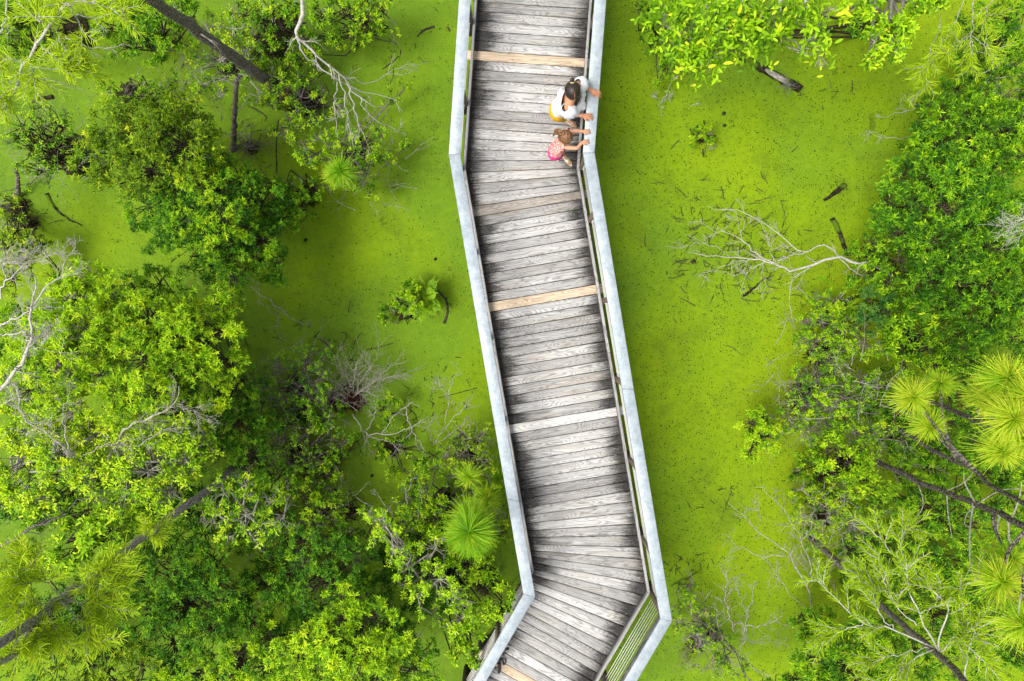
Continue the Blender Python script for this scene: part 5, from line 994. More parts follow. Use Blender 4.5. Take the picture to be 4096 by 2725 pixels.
# logs, sticks, knees
def log(label, pts, r0, r1, mat='log_wet', cat='log', name='log', rough=.12, flat=.8, stubs=0):
    k = 18; pl = poly(pt3([(x, y, 0) for x, y in pts]), k); pl[:, 2] = r0 * .25; pl[1:-1] += rng.normal(0, r0 * .15, (k - 2, 3)) * [1, 1, .3]
    g = Geo(); s = 12; rr = np.linspace(r0, r1, k) * rng.uniform(1 - rough, 1 + rough, k); n0 = len(g.V); g.tubes([pl], [rr], s)
    V = g.V[0].reshape(k, s, 3); V += rng.normal(0, r0 * rough * .35, V.shape); V[..., 2] *= flat; g.V[0] = V.reshape(-1, 3)
    out = []
    for _ in range(stubs):
        i = rng.integers(1, k - 2); grow(out, pl[i], nrm(rng.normal(size=3) * [1, 1, .15]), rng.uniform(.05, .18), max(.004, r0 * .35), 0, 0, .3)
    if out: tubes_of(g, out, 5)
    return tag(g.build(name, M[mat], None, True, origin=pl[0]), label, cat)
log('thick mossy fallen log with a pale weathered face below the bay tree', [(1668, 112), (1720, 140), (1775, 170), (1842, 207)], .055, .075, 'log_wet')
g = Geo(); pl = poly([Q(1762, 160, .075), Q(1795, 178, .085), (Q(1815, 190, .08))], 8); g.tubes([pl], [[.02, .04, .045, .048, .05, .05, .045, .02]], 8); V_ = g.V[0]; V_[:, 2] = .06 + (V_[:, 2] - .06) * .35
lo = bpy.data.objects['log']; o = mk('bare_wood', V_ - np.array(lo.location), [np.concatenate(v) for v in g.F.values()], M['bark_pale'], lo, True)
log('half-sunk mossy log piece with an orange end on the right', [(1896, 462), (1918, 447), (1945, 425)], .022, .05, 'log_wet', stubs=3)
log('dark rotten log slanting toward the right shore', [(1914, 503), (1930, 530), (1945, 570), (1953, 588)], .045, .025, 'log_wet')
log('short brown log under the white dead branch', [(1708, 683), (1730, 668), (1755, 645)], .028, .012, 'log_wet')
log('short dark brown log floating alone at upper left', [(72, 236), (95, 228), (123, 223)], .022, .038, 'log_wet')
log('long tapering dark branch floating below the wiry left shrub', [(108, 446), (120, 470), (150, 500), (190, 520)], .034, .008, 'log_wet')
log('curved dark root in the shade left of the upright grey stem roots', [(570, 243), (590, 253), (612, 268), (610, 280)], .018, .006, 'twig_dark')
log('knobbly dark driftwood with a curl near the top left of the rail', [(960, 85), (972, 72), (985, 66), (1000, 62)], .012, .022, 'twig_dark', 'driftwood', 'driftwood', stubs=5)
log('small dark stub of wood close to the left rail at the top', [(1030, 62), (1036, 73)], .014, .014, 'twig_dark', 'driftwood', 'driftwood')
log('straight dark stick at upper left of the boardwalk', [(881, 160), (900, 145), (918, 130)], .010, .009, 'twig_dark', 'stick', 'stick')
log('forked dark stick beneath the straight stick', [(898, 192), (905, 175), (906, 155)], .008, .006, 'twig_dark', 'stick', 'stick', stubs=2)
log('curved dark branch floating just below the top shrub', [(862, 88), (885, 94), (905, 97), (918, 112)], .010, .004, 'twig_dark', 'stick', 'stick', stubs=2)
log('tiny dark chip beside the left rail above the bend', [(996, 322), (1010, 319)], .008, .004, 'twig_dark', 'stick', 'stick')
log('dark straight stick lying right of the root clump near the rail', [(1010, 916), (1050, 906), (1098, 893)], .006, .008, 'twig_dark', 'stick', 'stick')
log('short forked stick right below the fern tussock roots', [(1073, 873), (1078, 882), (1083, 890)], .007, .005, 'twig_dark', 'stick', 'stick', stubs=2)
log('arched dark root beside the fern tussock', [(1008, 668), (1026, 690), (1030, 720), (1022, 745)], .016, .022, 'twig_dark', 'root', 'root', stubs=9)
log('spiky dark twig cluster above the root clump', [(788, 793), (795, 780), (798, 768)], .008, .005, 'twig_dark', 'stick', 'stick', stubs=6)
log('pair of crossing dark sticks right of the spiky twig', [(813, 793), (825, 775), (832, 765)], .008, .005, 'twig_dark', 'stick', 'stick', stubs=3)
log('dark sunken branch between the root clump and the thin thicket', [(735, 780), (750, 790), (770, 815)], .014, .010, 'twig_dark', 'stick', 'stick', stubs=2)
log('long sunken pole low in the water left of the small pine', [(641, 275), (636, 330), (637, 400)], .010, .012, 'twig_dark', 'stick', 'stick')
log('dark lumpy wood left of the olive shrub near the rail', [(945, 945), (955, 955), (960, 975)], .014, .02, 'log_wet', 'driftwood', 'driftwood', stubs=3)
log('branching dark twig just above the big dead branch', [(1660, 428), (1664, 445), (1667, 462)], .008, .006, 'twig_dark', 'stick', 'stick', stubs=3)
log('thin dark wavy stick in open water right of the lower railing', [(1673, 795), (1690, 803), (1704, 815)], .007, .005, 'twig_dark', 'stick', 'stick')
log('dark curved stick left of the brown log', [(1566, 660), (1575, 672), (1583, 675)], .009, .005, 'twig_dark', 'stick', 'stick')
log('slim dark stick with a kink below the curved one', [(1565, 686), (1580, 693), (1600, 704)], .006, .010, 'twig_dark', 'stick', 'stick')
log('tiny slanted stick in open water right of the deck middle', [(1549, 730), (1557, 744)], .006, .008, 'twig_dark', 'stick', 'stick')
log('short dark stick left of the tiny tussock bush', [(1545, 343), (1553, 333), (1564, 322)], .009, .008, 'twig_dark', 'stick', 'stick')
log('small dark stick right of the tiny tussock bush', [(1822, 350), (1838, 337)], .008, .005, 'twig_dark', 'stick', 'stick')
log('pale-tipped little driftwood fork under the bay tree', [(1590, 243), (1600, 240), (1612, 237)], .008, .006, 'bark_pale', 'driftwood', 'driftwood', stubs=4)
log('dark twig fan left of the white dead branch tip', [(1548, 610), (1560, 602), (1590, 596)], .008, .005, 'twig_dark', 'stick', 'stick', stubs=6)
log('vertical dark stake by the forked dead tree', [(1672, 1160), (1679, 1145), (1684, 1130)], .008, .006, 'twig_dark', 'stick', 'stick')
log('slanted log half hidden behind the small lower pond shrub', [(842, 1240), (850, 1222), (858, 1205)], .014, .010, 'twig_dark', 'stick', 'stick', stubs=4)
log('dark mossy branch litter above the lower left pond', [(845, 805), (870, 800), (905, 790)], .008, .006, 'twig_dark', 'stick', 'stick', stubs=5)
def knee(label, x, y, r, h):
    g = Geo(); c = Q(x, y, 0); r, h = r * .5, h * .35; mound(g, c, r, h, 12); mound(g, c + [r * .9, r * .5, 0], r * .5, h * .6, 8); tag(g.build('tree_knee', M['knee'], None, True, origin=c), label, 'tree knee')
knee('dark ring-like cypress knee beside the left open water', 703, 553, .045, .10)
knee('upper of two dark knees above the tiny tussock bush', 1665, 262, .05, .08)
knee('lower of two dark knees above the tiny tussock bush', 1667, 290, .045, .06)
knee('dark knee alone in the small lower left pond', 856, 1095, .035, .08)
knee('knobbly knee just left of the white dead branch', 1594, 603, .06, .10)
knee('black root lump near the left rail above the fern tussock', 1002, 597, .035, .06)
knee('dark lump in shaded water left of the lower rail corner', 1018, 1243, .05, .06)
def tangle(label, x, y, n, r, L, mat='twig_dark', mr=.2, z=.1):
    c = Q(x, y, 0); t = thing('root_tangle', label, 'root tangle', tuple(c)); g = Geo(); mound(g, c, mr, mr * .6); g.build('root_mound', M['peat_and_gap_shade'], t); out = []
    for _ in range(n):
        p = c + rng.normal(0, r * .4, 3) * [1, 1, 0] + [0, 0, z]; grow(out, p, nrm(rng.normal(size=3) * [1, 1, .6] + [0, 0, .35]), L * rng.uniform(.5, 1.3), .007, 1, .05, .3, 3)
    g = Geo(); tubes_of(g, out); g.build('twigs', M[mat], t, kind='stuff')
tangle('black twig tangle in shade at the top under the leafy shrub', 640, 105, 40, .35, .45)
tangle('brown root mound with fibres beside the corner cypress', 180, 75, 18, .25, .3, mr=.28)
tangle('greyish twig thicket by the base of the leaning trunk', 700, 235, 26, .3, .4, 'twig_grey', mr=.22)
tangle('fine grey twigs spraying beside the upright dead stem', 580, 340, 24, .12, .4, 'twig_grey', mr=.1, z=.2)
tangle('grey twiggy crown poking through the dark whorled shrub', 545, 435, 22, .15, .35, 'bark_pale', mr=.1, z=1.6)
tangle('dark root mass with fibres at the left edge', 70, 520, 30, .4, .4, mr=.14)
tangle('grey twigs over the mauve roots on the right shore', 1830, 920, 36, .3, .4, 'twig_grey', mr=.14)
tangle('brown dead twig heap under the yellow-green shrub by the lower pond', 800, 1180, 30, .3, .35, mr=.15)
tangle('dark twigs beneath the round-leaved shrub near the left rail corner', 1120, 1340, 26, .25, .35, mr=.2)
tangle('grey twig mat half sunk outside the lower right rail corner', 1600, 1480, 34, .35, .4, 'twig_grey', mr=.14)
tangle('twig litter at the waterline under the right shore low shrub', 1880, 820, 26, .3, .35, 'twig_grey', mr=.2)

for lab, x, y, n, r, L, z in (
    ('pale wiry twigs over the mauve shore roots, upper cluster', 1850, 860, 30, .35, .5, .5), ('grey wiry twigs in the middle of the right shore bushes', 1905, 965, 34, .35, .55, .7),
    ('white wiry twigs beside the round-leaved bush near the small needle brushes', 2000, 905, 34, .3, .5, 1.4), ('fine pale twigs between the two slanting pine trunks', 2060, 1015, 24, .3, .45, 1.0),
    ('grey twigs spreading from the wiry yellow-green bush', 1960, 1235, 34, .35, .5, .8), ('pale twigs at the foot of the dark lower right trunk', 1890, 1275, 26, .3, .4, .4),
    ('arching thin twigs in the wiry shrub at left', 120, 330, 30, .4, .6, .7), ('fine twigs under the crossing part of the leaning trunk', 465, 180, 24, .35, .45, .5),
    ('grey twigs fringing the shrub below the bleached branch tips', 860, 400, 26, .35, .4, .4), ('grey twigs in the thin thicket with orange leaves', 655, 1010, 34, .4, .5, .4),
    ('grey twigs in the thin dark thicket of the shaded left water', 720, 880, 34, .4, .5, .4), ('pale twigs poking from the bushy patch with yellow flecks', 745, 1150, 26, .35, .45, .5),
    ('fine grey twigs at the very top right behind the cypress sprays', 2330, 200, 24, .3, .45, 1.7)):
    c = Q(x, y, 0); out = []
    for _ in range(n): grow(out, Q(x, y, z) + rng.normal(0, r, 3) * [1, 1, .2], nrm(rng.normal(size=3) * [1, 1, .35] + [0, 0, .1]), L * rng.uniform(.5, 1.2), .0058, 1, .0, .24, 3, .7, .6)
    t = thing('dead_brush', lab, 'dead brush', tuple(c)); g = Geo(); tubes_of(g, out); g.build('twigs', M['bark_pale'], t, kind='stuff')

# red bromeliads, moss, lily pads, floating bits
for lab, x, y, z in (('orange-red spiky plant at the foot of the leaning trunk', 663, 222, .35), ('orange-red leaf spray in the dark shrub left of the shaded water', 558, 992, 1.0), ('small orange-red spiky plant just below the other at the trunk foot', 672, 240, .25)):
    c = Q(x, y, z); g = Geo(); clusters(g, c + rng.normal(0, .03, (4, 3)), nrm(rng.normal(0, .3, (4, 3)) + [0, 0, 1]), 'rosette', .07, rng.uniform(.2, .6, 4))
    g.tubes([[Q(x, y, -.02), c]], [[.008, .005]], 5, tint=.1); tag(g.build('red_plant', M['red_leaf'], None, origin=Q(x, y, 0)), lab, 'plant')
g = Geo(); c = Q(1812, 192, .12); out = []
for _ in range(26): grow(out, c + rng.normal(0, .03, 3), nrm(rng.normal(size=3) * [1, 1, .2] + [-.5, -.5, .1]), .22, .004, 0, .05, .5)
tubes_of(g, out, 3); tag(g.build('moss_tuft', M['moss_grey'], None, origin=c), 'wisp of pale grey moss on the end of the thick log', 'moss')
pads = []
for i, (x, y) in enumerate([(1850, 610), (1858, 613), (1863, 618), (1848, 622), (1886, 640), (1892, 643), (1902, 645), (1906, 650)]):
    a = np.linspace(.3, 2 * pi - .1, 12); g = Geo(); c = Q(x, y, .012); r = .033 * rng.uniform(.8, 1.1)
    V = [c] + [c + np.array([cos(q) * r, sin(q) * r, .003]) for q in a]; g.add(V, np.array([(0, k, k + 1) for k in range(1, 12)]), .5)
    lab = ('leftmost but one', 'second', 'third', 'lowest')[i % 4] if 0 else ['upper left', 'upper middle', 'upper right', 'lower left'][i] + ' small round leaf in the patch of four beside the crooked dead branch' if i < 4 else ['leftmost', 'second from left', 'third from left', 'rightmost'][i - 4] + ' small round leaf in the row of four below the crooked dead branch'
    tag(g.build('lily_pad', M['leaf_mid'], None, origin=c), lab, 'lily pad', 'small floating leaves by the crooked dead branch')
g = Geo(); N = 4200
xy = np.c_[rng.uniform(-9.5, 9.5, N), rng.uniform(-7.2, 6.8, N)]; c = np.c_[xy, np.full(N, .008)]
g.leaves(c, nrm(np.c_[rng.normal(size=(N, 2)), np.zeros(N)]), np.tile([0, 0, 1.], (N, 1)), rng.uniform(.015, .05, N) * np.where(rng.random(N) < .06, 1.8, 1), rng.uniform(.005, .016, N), np.clip(np.where(rng.random(N) < .93, rng.uniform(0, .25, N), rng.uniform(.6, 1, N)), 0, 1))
DB = leaf_mat('floating_bits', [(0, (.015, .03, .006)), (.3, (.03, .05, .01)), (.6, (.28, .10, .02)), (1, (.45, .32, .05))], .05, .8)
o = g.build('floating_litter', DB, kind='stuff'); tag(o, 'dark leaf fragments scattered over the duckweed', 'leaf litter')
g = Geo(); out = []
for (x, y, n, s) in [(1640, 560, 50, .45), (1620, 500, 16, .3), (1700, 520, 40, .4), (1740, 600, 50, .3), (1860, 640, 12, .3), (1780, 480, 10, .3), (1700, 600, 40, .3), (1590, 610, 12, .3), (950, 960, 16, .3), (560, 190, 14, .5), (620, 350, 14, .4), (440, 170, 10, .4), (780, 830, 20, .4), (1640, 1150, 14, .3), (1560, 1330, 40, .25), (900, 1180, 14, .3), (1900, 200, 10, .3), (700, 800, 20, .4), (1010, 860, 8, .3), (860, 100, 14, .4)]:
    c = Q(x, y, .015)
    for _ in range(n): grow(out, c + rng.normal(0, s, 3) * [1, 1, 0], nrm(rng.normal(size=3) * [1, 1, .02]), rng.uniform(.05, .28), .007, 0 if rng.random() < .6 else 1, 0, .25)
tubes_of(g, out, 4); o = g.build('floating_twigs', M['twig_dark'], kind='stuff'); tag(o, 'short dark twigs half sunk in the duckweed', 'twigs')

# ---------------------------------------------------------------- people
def vary(name, c, v=.10, rough=.6, sc=12, spec=.3):
    return plain(name, c, rough, 0, spec, v, sc)
M['skin'] = vary('skin', (.58, .27, .15), .12, .5, 20); M['skin_child'] = vary('child_skin', (.62, .32, .19), .1, .5, 20)
def cloth(name, a, b=None, sc=60, thr=(.48, .56)):
    t = NT(name); n = t.noise(t.vec(), sc, 3, .6)
    c = t.mix(t.mapr(n, *thr), a, b or tuple(x * .9 for x in a)); return t.base(c, .9, .1, t.noise(t.vec(), 25, 3), .01, .6)
M['white_cloth'] = cloth('white_cloth', (.80, .80, .80), (.72, .73, .75)); M['yellow_cloth'] = cloth('yellow_cloth', (.80, .48, .03)); M['pink_cloth'] = cloth('pink_cloth', (.80, .08, .30))
M['coral_print'] = cloth('coral_print', (.78, .16, .15), (.82, .62, .55), 42)
def hairm(name, a, b):
    t = NT(name); n = t.noise(t.scale(t.vec(), (90, 12, 90)), 1, 4, .6)
    return t.base(t.mix(t.mapr(n, .4, .65), a, b), .45, .5, n, .004, .5)
M['hair_dark'] = hairm('dark_hair', (.012, .008, .007), (.05, .03, .022)); M['hair_blond'] = hairm('sandy_hair', (.07, .03, .014), (.36, .18, .07))
M['eye'] = plain('eye_white', (.8, .8, .78), .2); M['pupil'] = plain('pupil', (.02, .015, .01), .2); M['lip'] = plain('lip', (.45, .14, .12), .4)
M['sandal'] = plain('sandal_sole', (.55, .42, .28), .7); M['strap_silver'] = plain('silver_strap', (.6, .58, .52), .35, .4); M['white_sole'] = plain('white_sole', (.8, .78, .7), .6); M['gold_strap'] = plain('gold_strap', (.6, .5, .2), .4, .3)
M['black_plastic'] = plain('black_plastic', (.018, .018, .02), .4); M['red_dot'] = plain('red_button', (.6, .05, .05), .4); M['grey_plastic'] = plain('grey_plastic', (.12, .12, .13), .4)

def skinned(name, verts, edges, radii, mat, parent, root=0, lv=1):
    loc = parent_loc(parent); me = bpy.data.meshes.new(name); me.from_pydata([tuple(np.asarray(v) - loc) for v in verts], edges, []); me.materials.append(mat)
    o = bpy.data.objects.new(name, me); COL.objects.link(o); o.parent = parent
    m = o.modifiers.new('skin', 'SKIN'); m.use_smooth_shade = True
    for i, r in enumerate(radii):
        s = me.skin_vertices[0].data[i]; s.radius = r if np.iterable(r) else (r, r); s.use_root = i == root
    s = o.modifiers.new('sub', 'SUBSURF'); s.levels = lv; s.render_levels = lv + 1
    return o
def loft(g, rings, n=28, ruffle=None, tint=None):
    """rings: (centre, U axis vector, V axis vector)"""
    a = np.arange(n) / n * 2 * pi; V = []
    for k, (c, U, W) in enumerate(rings):
        f = 1 + (ruffle[k] * np.sin(a * 9 + k) + ruffle[k] * .6 * rng.normal(size=n) if ruffle is not None else 0)
        V.append(np.asarray(c, float) + (np.cos(a) * f)[:, None] * np.asarray(U, float) + (np.sin(a) * f)[:, None] * np.asarray(W, float))
    i, j = np.meshgrid(np.arange(len(rings) - 1), np.arange(n), indexing='ij'); j2 = (j + 1) % n
    g.add(np.concatenate(V), np.stack([i * n + j, i * n + j2, (i + 1) * n + j2, (i + 1) * n + j], -1).reshape(-1, 4), tint)
def hand(parent, wrist, tip, size, mat, side, up=(0, 0, 1), spread=.28):
    """palm, four bent fingers of different length and a thumb leaving the palm's side"""
    w_, d = np.asarray(wrist, float), nrm(np.asarray(tip, float) - np.asarray(wrist, float)); up = nrm(np.asarray(up, float) - (np.asarray(up) @ d) * d); s = np.cross(up, d) * side
    g = Geo(); L = size
    loft(g, [(w_ - d * L * .10, s * L * .15, up * L * .13), (w_ + d * L * .05, s * L * .17, up * L * .12), (w_ + d * L * .25, s * L * .23, up * L * .11), (w_ + d * L * .45, s * L * .24, up * L * .10), (w_ + d * L * .52, s * L * .18, up * L * .07), (w_ + d * L * .54, s * L * .02, up * L * .02)], 14)
    for k, (o_, l, sp) in enumerate(((-.17, .40, -1.3), (-.06, .46, -.4), (.06, .43, .5), (.165, .34, 1.4))):
        b = w_ + d * L * .44 + s * o_ * L; fd = nrm(d + s * sp * spread * .5)
        p = [b, b + fd * l * L * .45 + up * L * .05, b + fd * l * L * .78 - up * L * .01, b + fd * l * L - up * L * .10]
        g.tubes([poly(p, 7)], [np.array([.058, .056, .054, .052, .048, .043, .028]) * L], 8)
    b = w_ + d * L * .10 - s * L * .14; fd = nrm(d * .8 - s * 1.0)
    g.tubes([poly([b, b + fd * L * .18, b + nrm(d - s * .5) * L * .34 - s * L * .05 - up * L * .03], 6)], [np.array([.080, .072, .066, .060, .052, .034]) * L], 8)
    return g.build('hand', mat, parent, True)
def head(parent, c, face, up, r, skin, hair, kind):
    """c centre of the skull; face = where the nose points; r = half the head height"""
    c = np.asarray(c, float); f = nrm(np.asarray(face, float)); u = np.asarray(up, float); u = nrm(u - (u @ f) * f); s = np.cross(f, u)
    n, m = 28, 18; th, ph = np.meshgrid(np.linspace(0, pi, m), np.arange(n) / n * 2 * pi, indexing='ij')
    x = np.sin(th) * np.cos(ph); y = np.sin(th) * np.sin(ph); z = np.cos(th)       # x to the side, y forward, z up
    X = x * .72 * (1 - .18 * np.clip(-z, 0, 1)); Y = y * .86 + .10 * np.clip(-z, 0, 1) * (y > 0) ; Z = z
    Y += .20 * np.exp(-((x / .14) ** 2 + ((z + .10) / .17) ** 2)) * (y > .3)       # nose
    Y -= .06 * np.exp(-(((np.abs(x) - .30) / .14) ** 2 + ((z - .04) / .10) ** 2)) * (y > .3)   # eye sockets
    V = c + r * (X[..., None] * s + Y[..., None] * f + Z[..., None] * u); V = V.reshape(-1, 3)
    i, j = np.meshgrid(np.arange(m - 1), np.arange(n), indexing='ij'); j2 = (j + 1) % n
    g = Geo(); g.add(V, np.stack([i * n + j, (i + 1) * n + j, (i + 1) * n + j2, i * n + j2], -1).reshape(-1, 4))
    for sd in (-1, 1):                                                              # ears
        loft(g, [(c + s * sd * r * .68 - f * r * .02 - u * r * .05, f * r * .13, u * r * .20), (c + s * sd * r * .80 - f * r * .08 - u * r * .03, f * r * .12, u * r * .19), (c + s * sd * r * .80 - f * r * .08 - u * r * .03, f * r * .01, u * r * .01)], 10)
    g.build('head', skin, parent, True)
    for sd in (-1, 1):
        g = Geo(); e = c + s * sd * r * .28 + f * r * .76 + u * r * .04
        g.tubes([[e - f * r * .05, e, e + f * r * .05]], [[r * .10, r * .11, r * .05]], 10); eo = g.build('eye', M['eye'], parent, True)
        g = Geo(); g.tubes([[e + f * r * .04, e + f * r * .062]], [[r * .045, r * .03]], 8); p_ = g.build('pupil', M['pupil'], parent, True); p_.parent = eo
    g = Geo(); mth = c + f * r * .84 - u * r * .42; g.tubes([[mth - s * r * .2, mth + f * r * .04, mth + s * r * .2]], [[r * .02, r * .05, r * .02]], 6); g.build('mouth', M['lip'], parent, True)
    # hair: a cap over the crown, back and sides, with strands in relief
    m2 = 14; th, ph = np.meshgrid(np.linspace(0, 1, m2), np.arange(48) / 48 * 2 * pi, indexing='ij'); y0 = np.sin(ph)
    lim = np.where(y0 > 0, pi * (.62 - .30 * y0 ** 2), pi * (.62 + .16 * -y0)); T = th * lim
    rr = 1.07 + .018 * np.sin(ph * 24 + th * 3) + .012 * rng.normal(size=ph.shape)
    if kind == 'part': rr = rr - .05 * np.exp(-(np.sin(T) * np.cos(ph) / .05) ** 2) * (np.sin(ph) > -.2)
    x = np.sin(T) * np.cos(ph); y = np.sin(T) * np.sin(ph); z = np.cos(T)
    V = c + r * rr[..., None] * (x[..., None] * .78 * s + y[..., None] * .90 * f + z[..., None] * u)
    V = np.concatenate([V, (c + .93 * (V - c))[-1:]]).reshape(-1, 3); i, j = np.meshgrid(np.arange(m2), np.arange(48), indexing='ij'); j2 = (j + 1) % 48
    g = Geo(); g.add(V, np.stack([i * 48 + j, (i + 1) * 48 + j, (i + 1) * 48 + j2, i * 48 + j2], -1).reshape(-1, 4)); h = g.build('hair', hair, parent, True)
    out = []
    for _ in range(26):
        a0 = rng.uniform(0, 2 * pi); q = c + r * (np.cos(a0) * .80 * s + np.sin(a0) * .5 * f - f * .25 + u * rng.uniform(-.1, .5)); out.append((poly([q, q + rng.normal(0, .012, 3) - u * .02, q + rng.normal(0, .02, 3) - u * .05], 7), np.linspace(.0025, .001, 7)))
    g = Geo(); tubes_of(g, out, 3); w2 = g.build('loose_strands', hair, parent, True, kind='stuff'); w2.parent = h
    if kind == 'part':
        g = Geo(); a = np.linspace(-.15, 1.02, 9); g.strips(np.array([[c + r * 1.062 * (np.sin(q) * .90 * f + np.cos(q) * u) for q in a]]), np.full((1, 9), r * .022), side=np.array([[f * 0 + np.cross(s, f) * 0 + c * 0 + (f + u)]]))
        o = g.build('parting', skin, parent); o.parent = h
    return s, f, u, h

# --- woman
wl_ = P(2250, 492, DECK); W = thing('person', 'woman in white off-shoulder top and yellow shorts leaning on the right rail', 'person', tuple(wl_))
H = P(2241, 428, 2.03); Cc = P(2272, 402, 2.34); N_ = P(2290, 383, 2.56); hd = P(2290, 362, 2.755); neck2 = P(2291, 374, 2.64)
sh = nrm(P(2318, 330, 2.52) - P(2268, 440, 2.52)); fw = np.array([sh[1], -sh[0], 0]); fw = nrm(fw)
SL, SR = P(2316, 334, 2.50), P(2268, 436, 2.50)
eL, wL, tL = P(2342, 350, 2.34), P(2366, 362, 2.335), P(2401, 381, 2.300)
eR, wR, tR = P(2302, 459, 2.28), P(2333, 464, 2.335), P(2363, 467, 2.300)
hL, hR = H + sh * .085 - [0, 0, .05], H - sh * .085 - [0, 0, .05]
fR, fL = P(2262, 470, DECK + .07), P(2262, 470, DECK + .07) + sh * .22 + fw * .02
kL, kR = (hL + fL) / 2 + fw * .05, (hR + fR) / 2 + fw * .05
tdir = nrm(np.array([.75, -.55, 0])); toR, toL = fR + tdir * .14 - [0, 0, .045], fL + fw * .14 - [0, 0, .045]
vs = [H, Cc, N_, neck2, hd, SL, eL, wL, SR, eR, wR, hL, kL, fL, toL, hR, kR, fR, toR, (H + Cc) / 2]
ed = [(0, 19), (19, 1), (1, 2), (2, 3), (3, 4), (2, 5), (5, 6), (6, 7), (2, 8), (8, 9), (9, 10), (0, 11), (11, 12), (12, 13), (13, 14), (0, 15), (15, 16), (16, 17), (17, 18)]
ra = [(.12, .10), (.12, .09), (.085, .065), (.048, .048), .05, .052, .036, .026, .052, .036, .026, .085, .052, .036, (.036, .02), .085, .052, .036, (.036, .02), (.10, .08)]
skinned('body', vs, ed, ra, M['skin'], W)
hand(W, wL, tL, .175, M['skin'], 1); hand(W, wR, tR, .175, M['skin'], 1)
s_, f_, u_, hh = head(W, hd, (.12, -.80, -.62), (.10, -.30, .95), .122, M['skin'], M['hair_dark'], 'part')
g = Geo(); b = hd - f_ * .115 + u_ * .03
for k in range(3): loft(g, [(b - f_ * .012 * k + u_ * .006 * k - f_ * q * .035, s_ * .030 * sin(pi * (.1 + .8 * q)), u_ * .030 * sin(pi * (.1 + .8 * q))) for q in np.linspace(0, 1, 6)], 12)
g.build('hair_bun', M['hair_dark'], W, True)
g = Geo(); g.tubes([poly([b + s_ * .03, b + u_ * .03, b - s_ * .03], 8)], [[.008] * 8], 6); g.build('hair_clip', M['gold_strap'], W, True)
g = Geo(); pb = P(2316, 375, 2.66)
for k in range(6):
    q = pb + np.array([.004 * sin(k * 2), -.012 * k, -.028 * k]) ; loft(g, [(q + [0, 0, z * .018], np.array([.020, 0, 0]) * sqrt_, np.array([0, .020, 0]) * sqrt_) for z, sqrt_ in ((-1, .2), (-.5, .85), (0, 1), (.5, .85), (1, .2))], 10)
g.build('braid', M['hair_dark'], W, True)
g = Geo(); up = nrm(N_ - H)
R = lambda c, a, b_: (c, sh * a, nrm(np.cross(up, sh)) * b_)
loft(g, [R(H + (Cc - H) * .12, .165, .135), R(H + (Cc - H) * .4, .150, .125), R(Cc, .165, .125), R(Cc + (N_ - Cc) * .38, .195, .130), R(Cc + (N_ - Cc) * .52 , .215, .135), R(Cc + (N_ - Cc) * .62, .222, .138), R(Cc + (N_ - Cc) * .62 + fw * .01, .205, .120)], 36, [.03, .02, .02, .02, .02, .015, .01])
# ruffled flounce falling over the chest
loft(g, [R(Cc + (N_ - Cc) * .66, .226, .142), R(Cc + (N_ - Cc) * .40 + fw * .02, .245, .172), R(Cc + (N_ - Cc) * .02 + fw * .035, .235, .205)], 54, [.01, .035, .075])
g.build('top', M['white_cloth'], W, True)
for a_, e_ in ((SL, eL), (SR, eR)):
    g = Geo(); d = nrm(e_ - a_); q = nrm(np.cross(d, [0, 0, 1.])); r_ = np.cross(q, d); l = np.linalg.norm(e_ - a_)
    loft(g, [(a_ + d * l * t - [0, 0, .012], q * r0, r_ * r0) for t, r0 in ((-.22, .050), (-.10, .083), (.12, .105), (.40, .105), (.58, .085), (.66, .058), (.74, .068))], 30, [.02, .04, .05, .06, .05, .03, .09])
    g.build('sleeve', M['white_cloth'], W, True)
g = Geo(); loft(g, [(H + up * .07, sh * .150, fw * .120), (H, sh * .172, fw * .142), (H - [0, 0, .09], sh * .178, fw * .145), (H - [0, 0, .15], sh * .170, fw * .130)], 30, [.01, .015, .02, .02])
for h_, k_ in ((hL, kL), (hR, kR)):
    d = nrm(k_ - h_); loft(g, [(h_ - [0, 0, .02], sh * .092, fw * .115), (h_ + d * .12, sh * .092, fw * .108), (h_ + d * .22, sh * .090, fw * .100)], 24, [.01, .02, .03])
g.build('shorts', M['yellow_cloth'], W, True)
def shoe(parent, a, t, sole, strap, w=.042):
    d = nrm((t - a) * [1, 1, 0]); s = np.array([-d[1], d[0], 0]); b = np.array([a[0], a[1], DECK + .012]); g = Geo()
    V = []; n = 20
    for z in (-.010, .006):
        for q in np.arange(n) / n * 2 * pi: V.append(b + d * (.085 + .128 * cos(q)) + s * w * sin(q) * (1 + .15 * cos(q)) + [0, 0, z])
    g.add(V, [np.array([list(range(n))[::-1], list(range(n, 2 * n))]), np.array([(k, (k + 1) % n, n + (k + 1) % n, n + k) for k in range(n)])]); o = g.build('sandal', M[sole], parent)
    g = Geo()
    for f0 in (.05, .13): g.tubes([poly([b + d * f0 + s * w, b + d * (f0 + .01) + [0, 0, .055], b + d * f0 - s * w], 8)], [[.007] * 8], 6)
    g.tubes([poly([b + d * .17 + [0, 0, .02], b + d * .13 + [0, 0, .052], b + d * .05 + [0, 0, .058]], 6)], [[.006] * 6], 6)
    so = g.build('strap', M[strap], parent); so.parent = o
    g = Geo()
    for k in range(5):
        q = b + d * (.155 - .006 * abs(k - 1)) + s * (k - 2) * w * .38 + [0, 0, .018]; g.tubes([[q, q + d * .022, q + d * .036]], [[.010, .011, .005]], 8)
    g.build('toes', M['skin'], parent, True)
shoe(W, fR, toR, 'sandal', 'strap_silver'); shoe(W, fL, toL, 'sandal', 'strap_silver')

